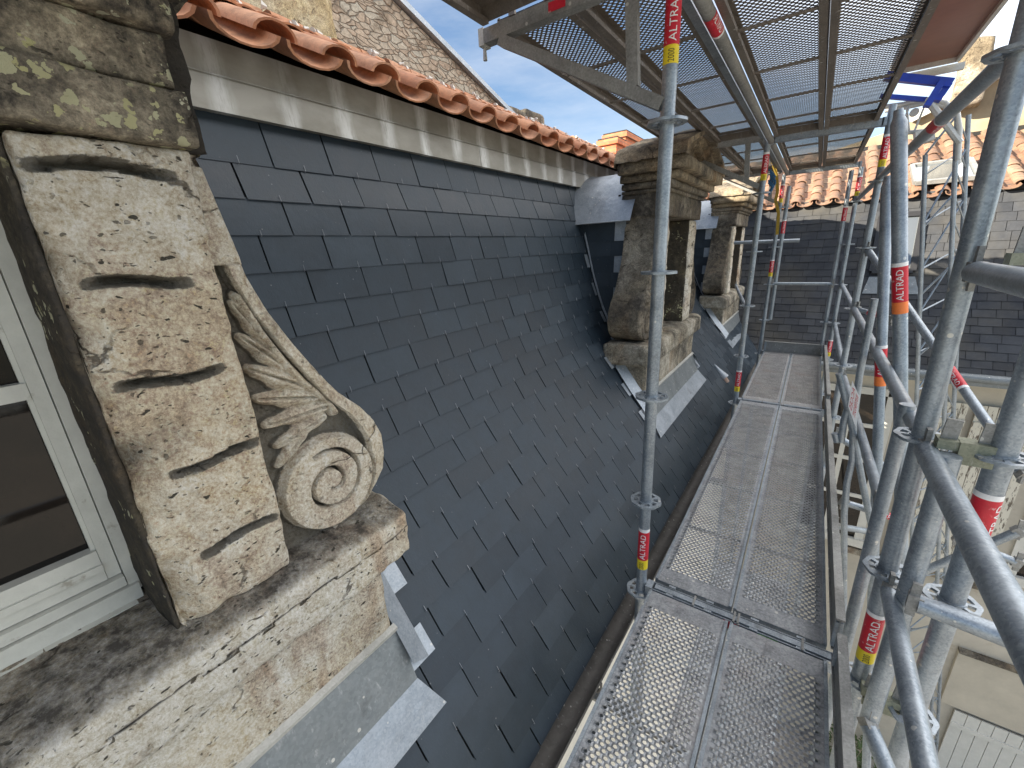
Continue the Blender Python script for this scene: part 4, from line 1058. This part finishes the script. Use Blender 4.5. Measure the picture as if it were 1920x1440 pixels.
transom(XL, XR, YR[1], .815, 'upper deck cross beam over the farthest dormer')
transom(XL, XR, YR[2], .815, 'upper deck cross beam at the far end')

# perforated steel planks
def plank_meshes(ln, wd=.334, lip=.003):
    """perforated top, side channels with end caps and underside rods; local frame: x across, y along, top at z=0"""
    top = MB(); px_ = .0252; py_ = .0160; nx = int((wd - .05) / px_); off0 = (wd - nx * px_) / 2
    ny = int((ln - .18) / py_); oy = (ln - ny * py_) / 2; rad = .0078 if lip > .001 else .0070; H = 6
    for j in range(ny):
        sh = (j % 2) * px_ / 2 - px_ / 4; yc = oy + (j + .5) * py_; ye0, ye1 = oy + j * py_, oy + (j + 1) * py_
        skip = False
        for i in range(nx):
            xc = off0 + (i + .5) * px_ + sh; xa, xb = xc - px_ / 2, xc + px_ / 2
            o = len(top.v); ring = [(xc + rad * math.cos(2 * math.pi * (k + .5) / H), yc + rad * .9 * math.sin(2 * math.pi * (k + .5) / H)) for k in range(H)]
            top.v += [(xa, ye0, 0), (xb, ye0, 0), (xb, ye1, 0), (xa, ye1, 0)] + [(a, b, lip) for a, b in ring] + [(a, b, lip * .1) for a, b in ring]
            # ring order by angle 30,90,150,210,270,330
            f = [(2, 3, 5), (2, 5, 4), (3, 6, 5), (3, 0, 7, 6), (0, 8, 7), (0, 1, 8), (1, 9, 8), (1, 2, 4, 9)]
            top.f += [tuple(q + o for q in ff) for ff in f]; top.f += [(o + 4 + k, o + 4 + (k + 1) % H, o + 10 + (k + 1) % H, o + 10 + k) for k in range(H)]
            top.mi += [0] * (len(f) + H)
        xa = off0 + sh; xb = off0 + nx * px_ + sh
        top.add([(.0, ye0, 0), (xa, ye0, 0), (xa, ye1, 0), (.0, ye1, 0)], [(0, 1, 2, 3)]); top.add([(xb, ye0, 0), (wd, ye0, 0), (wd, ye1, 0), (xb, ye1, 0)], [(0, 1, 2, 3)])
    for a, b in ((0, oy), (oy + ny * py_, ln)):
        for k in range(5):
            x0, x1 = wd * k / 5 + .001, wd * (k + 1) / 5 - .001; top.add([(x0, a, .0), (x1, a, .0), (x1, b, .0), (x0, b, .0)], [(0, 1, 2, 3)])
        top.add([(0, a, -.002), (wd, a, -.002), (wd, b, -.002), (0, b, -.002)], [(0, 1, 2, 3)])
    out = [('perforated_top', top, 'deck')]
    for x0, s_ in ((0, 1), (wd, -1)):
        ch = MB()
        ch.box((min(x0, x0 + s_ * .003), 0, -.062), (max(x0, x0 + s_ * .003), ln, .004))
        ch.box((min(x0 + s_ * .003, x0 + s_ * .03), 0, -.062), (max(x0 + s_ * .003, x0 + s_ * .03), ln, -.059))
        ch.box((min(x0 + s_ * .027, x0 + s_ * .03), 0, -.0588), (max(x0 + s_ * .027, x0 + s_ * .03), ln, -.045))
        ch.box((min(x0 + s_ * .003, x0 + s_ * .012), 0, .001), (max(x0 + s_ * .003, x0 + s_ * .012), ln, .006))
        out.append(('side_channel', ch, 'galv'))
    for y0, yy in ((.0, -.02), (ln - .004, ln + .008)):
        cap = MB(); cap.box((.003, y0, -.055), (wd - .003, y0 + .004, -.003))
        for xx in (.07, wd - .10): cap.box((xx, yy, -.012), (xx + .03, yy + .012, .002))
        out.append(('end_cap', cap, 'galv'))
    k = max(3, round(ln / .55))
    for i in range(1, k):
        rod = MB(); rod.tube([(.01, ln * i / k, -.052), (wd - .01, ln * i / k, -.052)], .0075, 8); out.append(('stiffener_rod', rod, 'galv_dull'))
    return out
PL = {}
def plank(ln, x, y, z, label, dark=False):
    t = thing('deck_plank', label, 'scaffold deck', (x, y, z), 'perforated steel deck planks')
    key = (ln, dark)
    if key not in PL:
        src = []
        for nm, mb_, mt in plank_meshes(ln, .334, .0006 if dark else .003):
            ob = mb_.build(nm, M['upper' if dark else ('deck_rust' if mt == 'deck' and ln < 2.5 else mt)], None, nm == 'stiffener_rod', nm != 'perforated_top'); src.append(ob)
            ob.parent = t
        PL[key] = src
    else:
        for s_ in PL[key]:
            ob = s_.copy(); COL.objects.link(ob); ob.parent = t; ob.location = (0, 0, 0)
    return t
LA, LB = 2.86, 2.28
WX = ((-.423, 'left'), (-.082, 'right'))
for x, side in WX:
    plank(LA, x, YR[0] - LA - .035, -1.548, f'nearest {side} plank of the walkway, at the bottom edge of the photo')
    plank(LA, x, YR[0] + .05, -1.548, f'middle {side} plank of the walkway')
    plank(LB, x, YR[1] + .035, -1.548, f'far {side} plank of the walkway, tinted reddish')
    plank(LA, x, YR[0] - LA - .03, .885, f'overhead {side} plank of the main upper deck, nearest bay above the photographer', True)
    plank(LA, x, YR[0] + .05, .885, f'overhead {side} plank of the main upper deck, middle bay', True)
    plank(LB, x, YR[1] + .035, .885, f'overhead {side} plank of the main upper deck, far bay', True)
for x, side in WX:
    plank(LA, x, YR[0] - LA - .035, -3.55, f'lower deck {side} plank glimpsed through the nearest walkway plank')
    plank(LA, x, YR[0] + .05, -3.55, f'lower deck {side} plank glimpsed under the middle of the walkway')
for x, side in ((-1.215, 'outer'), (-.865, 'inner')):
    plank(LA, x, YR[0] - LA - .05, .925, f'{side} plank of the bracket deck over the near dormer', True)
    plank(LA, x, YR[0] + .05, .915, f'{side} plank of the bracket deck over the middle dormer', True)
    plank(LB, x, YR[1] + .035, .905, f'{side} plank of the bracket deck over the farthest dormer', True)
# upper ledgers beside the decks
ledger((XL + .035, -1.2, .80), (XL + .035, YR[1], .80), 'upper round ledger with red label beside the nearest inner post', stick=(.535, None, -.6), flat=False, mat='galv_dull')
ledger((XL + .035, YR[1], .80), (XL + .035, YR[2], .80), 'upper round ledger of the far bay', flat=False, mat='galv_dull')
t = thing('steel_rail', 'bright rectangular steel rail under the gap between the two upper decks', 'scaffold beam', (XL, 0, .85)); m = MB()
m.box((XL - .052, -1.2, .835), (XL - .018, YR[1], .87)); m.build('rail', M['galv'], t)
t = thing('steel_rail', 'far length of the rectangular rail under the upper decks', 'scaffold beam', (XL, 5, .85)); m = MB()
m.box((XL - .052, YR[1] + .02, .835), (XL - .018, YR[2], .87)); m.build('rail', M['galv'], t)
# brackets
def bracket(y, label):
    t = thing('deck_bracket', label, 'bracket', (XL, y, .45), 'deck brackets'); m = MB()
    m.obox((XL - .03, y, .845), (-1.235, y, .845), .045, .05); m.build('arm', M['galv_dull'], t)
    m = MB(); m.obox((XL - .02, y, .455), (-1.16, y, .815), .04, .05, (0, 1, 0)); m.build('strut', M['galv_dull'], t)
    m = MB(); m.obox((-.605, y, .53), (-.625, y, .84), .04, .03, (0, 1, 0)); m.build('hanger', M['galv_dull'], t)
    m = MB(); m.box((-1.262, y - .024, .815), (-1.236, y + .024, .875)); m.tube([(-1.25, y, .82), (-1.25, y, .77)], [.006, .009], 8); m.build('end_stop', M['alu'], t)
    if y < 2:
        m = MB(); m.box((-.93, y - .0245, .832), (-.86, y - .0232, .862)); m.build('red_label', M['red'], t)
bracket(YR[0], 'near bracket holding the upper side deck, strut in front of the sky')
bracket(YR[1], 'middle bracket holding the upper side deck, over the farthest dormer')
bracket(YR[2], 'far bracket holding the upper side deck')
# toe boards
def toe(pts, label):
    t = thing('toe_board', label, 'toe board', pts[0], 'steel toe boards'); m = MB(); a, b = Vector(pts[0]), Vector(pts[1])
    up = Vector((0, 0, 1)); d = (b - a).normalized(); s_ = d.cross(up)
    m.obox(a, b, .004, .145); m.obox(a + up * .0725, b + up * .0725, .030, .010); m.obox(a - up * .0725, b - up * .0725, .018, .006); m.build('board', M['galv_dull'], t)
    for p in (a + d * .012, b - d * .012):
        m = MB(); m.obox(p - d * .012, p + d * .012, .026, .12); m.build('end_fitting', M['galv'], t)
toe(((.274, YR[0] + .05, -1.48), (.276, YR[1] - .1, -1.48)), 'middle toe board along the outer edge of the walkway')
toe(((.274, YR[0] - .03, -1.475), (.276, -1.1, -1.475)), 'near toe board along the outer edge, at the bottom of the photo')
toe(((.285, YR[1] + .06, -1.48), (.285, YR[2], -1.48)), 'far toe board along the outer edge')
toe(((XL + .05, YR[2] - .03, -1.475), (XR - .07, YR[2] - .03, -1.475)), 'end board closing the walkway in front of the dark slates')
# wall ties / gutter brackets in the gap
for y_, lb in ((1.38, 'near flat steel tie across the gap beside the gutter'), (3.75, 'farther flat steel tie across the gap beside the gutter')):
    t = thing('wall_tie', lb, 'steel tie', (-.5, y_, -1.8), 'steel ties beside the gutter'); m = MB(); m.box((-.74, y_ - .03, -2.07), (-.36, y_ + .03, -2.055)); m.box((-.38, y_ - .03, -2.055), (-.365, y_ + .03, -1.64)); m.build('bar', M['galv_dull'], t)
# hanging strap and rope
t = thing('tie_down_strap', 'dirty yellow strap hanging at the third inner post', 'strap', (-.47, 6.6, .2)); m = MB()
pp = [px(1448, 300, y=6.6), px(1456, 330, y=6.6), px(1458, 360, y=6.6), px(1454, 375, y=6.6), px(1460, 400, y=6.6), px(1457, 440, y=6.6)]
for a, b in zip(pp, pp[1:]): m.obox(a, b, .035, .006, (0, 1, 0))
m.build('webbing', M['strap'], t)
t = thing('blue_rope', 'bunch of blue cloth tied near the top of the second inner post', 'rope', (-.4, 5.5, .6)); m = MB()
random.seed(3)
for k in range(7): 
    a = px(1444 + random.uniform(-4, 4), 318 + k * 4, y=5.6); m.tube([a, a + Vector((.05, 0, -.05)), a + Vector((.02, .03, -.12))], .01, 6)
m.build('cord', plain('blue_cloth', (.03, .12, .25), .8), t)

# ------------------------------------------------------------------ inclined roofer's hoist
h = thing('inclined_hoist', 'inclined ladder hoist of lattice rails with blue carriage rising to the clay tiles', 'hoist', (2.2, 7.6, -10.5))
T1, Bt1 = px(1735, 290, y=6.2), px(1694, 1440, y=7.4)
T2, Bt2 = px(1795, 215, y=6.2), px(1742, 1440, y=7.4)
T3, Bt3 = px(1816, 215, y=6.5), px(1754, 1440, y=7.7)
def lerp(a, b, t): return a + (b - a) * t
for (a, b) in ((T1, Bt1), (T2, Bt2), (T3, Bt3)):
    m = MB(); m.tube([a, ext(a, b, .12)], .021, 10); m.build('rail', M['galv'], h, True)
lt = MB(); n = 40
for k in range(n):
    t0, t1 = k / n, (k + 1) / n
    lt.tube([lerp(T2, Bt2, t0), lerp(T3, Bt3, t1)], .008, 6)
    if k % 2 == 0: lt.tube([lerp(T1, Bt1, t0 + .02), lerp(T3, Bt3, t1 + .005), lerp(T1, Bt1, t1 + .02 + 1 / n)], .010, 6)
    if k % 3 == 0: lt.tube([lerp(T1, Bt1, t0), lerp(T2, Bt2, t0)], .010, 6)
lt.build('lattice', M['galv'], h, True)
m = MB()
for off in (0, .12):
    arc = [(1660, 200), (1690, 196), (1735, 186), (1772, 192), (1795, 212), (1799, 240), (1796, 300)]
    m.tube([px(u_, v_ + off * 60, y=6.2 + off) for u_, v_ in arc], .022, 10)
m.tube([px(1745, 195, y=6.2), px(1800, 268, y=6.2)], .03, 8); m.tube([px(1740, 245, y=6.2), px(1665, 252, y=6.2)], .02, 8)
for (a, b) in (((1690, 200), (1686, 250)), ((1700, 200), (1705, 250)), ((1735, 195), (1712, 252)), ((1705, 200), (1690, 238))): m.tube([px(*a, y=6.2), px(*b, y=6.2)], .009, 6)
m.build('top_guard', M['alu'], h, True)
m = MB(); c0 = px(1715, 210, y=6.1); m.tube([c0, c0 + Vector((0, .04, 0))], .035, 14); m.build('pulley', M['alu'], h, True)
m = MB(); m.obox(px(1715, 262, y=6.1), px(1750, 250, y=6.1), .14, .12); m.build('gear_box', M['alu'], h)
m = MB(); z_b = px(1700, 150, y=5.9).z
m.obox(px(1660, 143, y=5.9), px(1785, 156, y=5.9), .07, .065); m.obox(px(1650, 180, y=5.9), px(1735, 187, y=5.9), .05, .035)
m.obox(px(1768, 150, y=5.85), px(1737, 200, y=5.85), .05, .11, (0, 1, 0)); m.obox(px(1778, 158, y=5.95), px(1756, 190, y=5.95), .05, .10, (0, 1, 0)); m.build('blue_carriage', M['blue'], h)
# brown platform above
t = thing('platform_panel', 'brown plywood platform in a pale metal frame, seen from below at the top right', 'platform', (.7, 5, 1.6)); m = MB()
xa, xb, ya, yb, zz = .36, .885, 2.2, 6.45, 1.60
m.box((xa + .03, ya, zz), (xb - .03, yb - .03, zz + .015)); m.build('panel', M['ply'], t)
for nm, a, b in (('side_rail', (xa, ya, zz - .04), (xa + .03, yb, zz + .04)), ('side_rail', (xb - .03, ya, zz - .04), (xb, yb, zz + .04)), ('end_rail', (xa + .03, yb - .03, zz - .04), (xb - .03, yb, zz + .04))):
    m = MB(); m.box(a, b); m.build(nm, M['alu'], t)
m = MB(); m.box((xa + .05, yb + .03, zz - .10), (xb + .05, yb + .08, zz - .04)); m.build('cross_rail', M['alu'], t)

# shrub at the foot of the wing
sh = thing('shrub', 'small straggly shrub at the foot of the cream wall', 'plant', (2.2, 8.3, -10.5)); m = MB(); tw = MB(); rnd = random.Random(5)
for k in range(46):
    b0 = Vector((1.9 + rnd.uniform(-.4, .7), 8.2 + rnd.uniform(-.4, .4), -10.5)); d = Vector((rnd.uniform(-.3, .3), rnd.uniform(-.3, .3), 1)).normalized(); ln = rnd.uniform(.4, 1.1)
    tw.tube([b0, b0 + d * ln], [.008, .003], 5)
    for j in range(14):
        p = b0 + d * ln * rnd.uniform(.3, 1.05); a = Vector((rnd.uniform(-1, 1), rnd.uniform(-1, 1), rnd.uniform(-.4, .8))).normalized(); s_ = a.cross(Vector((0, 0, 1))).normalized() * .02
        m.add([p, p + a * .05 + s_, p + a * .11, p + a * .05 - s_], [(0, 1, 2, 3)])
m.build('leaves', M['leaf'], sh, False, False); tw.build('twigs', M['wood'], sh)
print('objects', len(bpy.data.objects), 'faces', sum(len(me.polygons) for me in bpy.data.meshes))
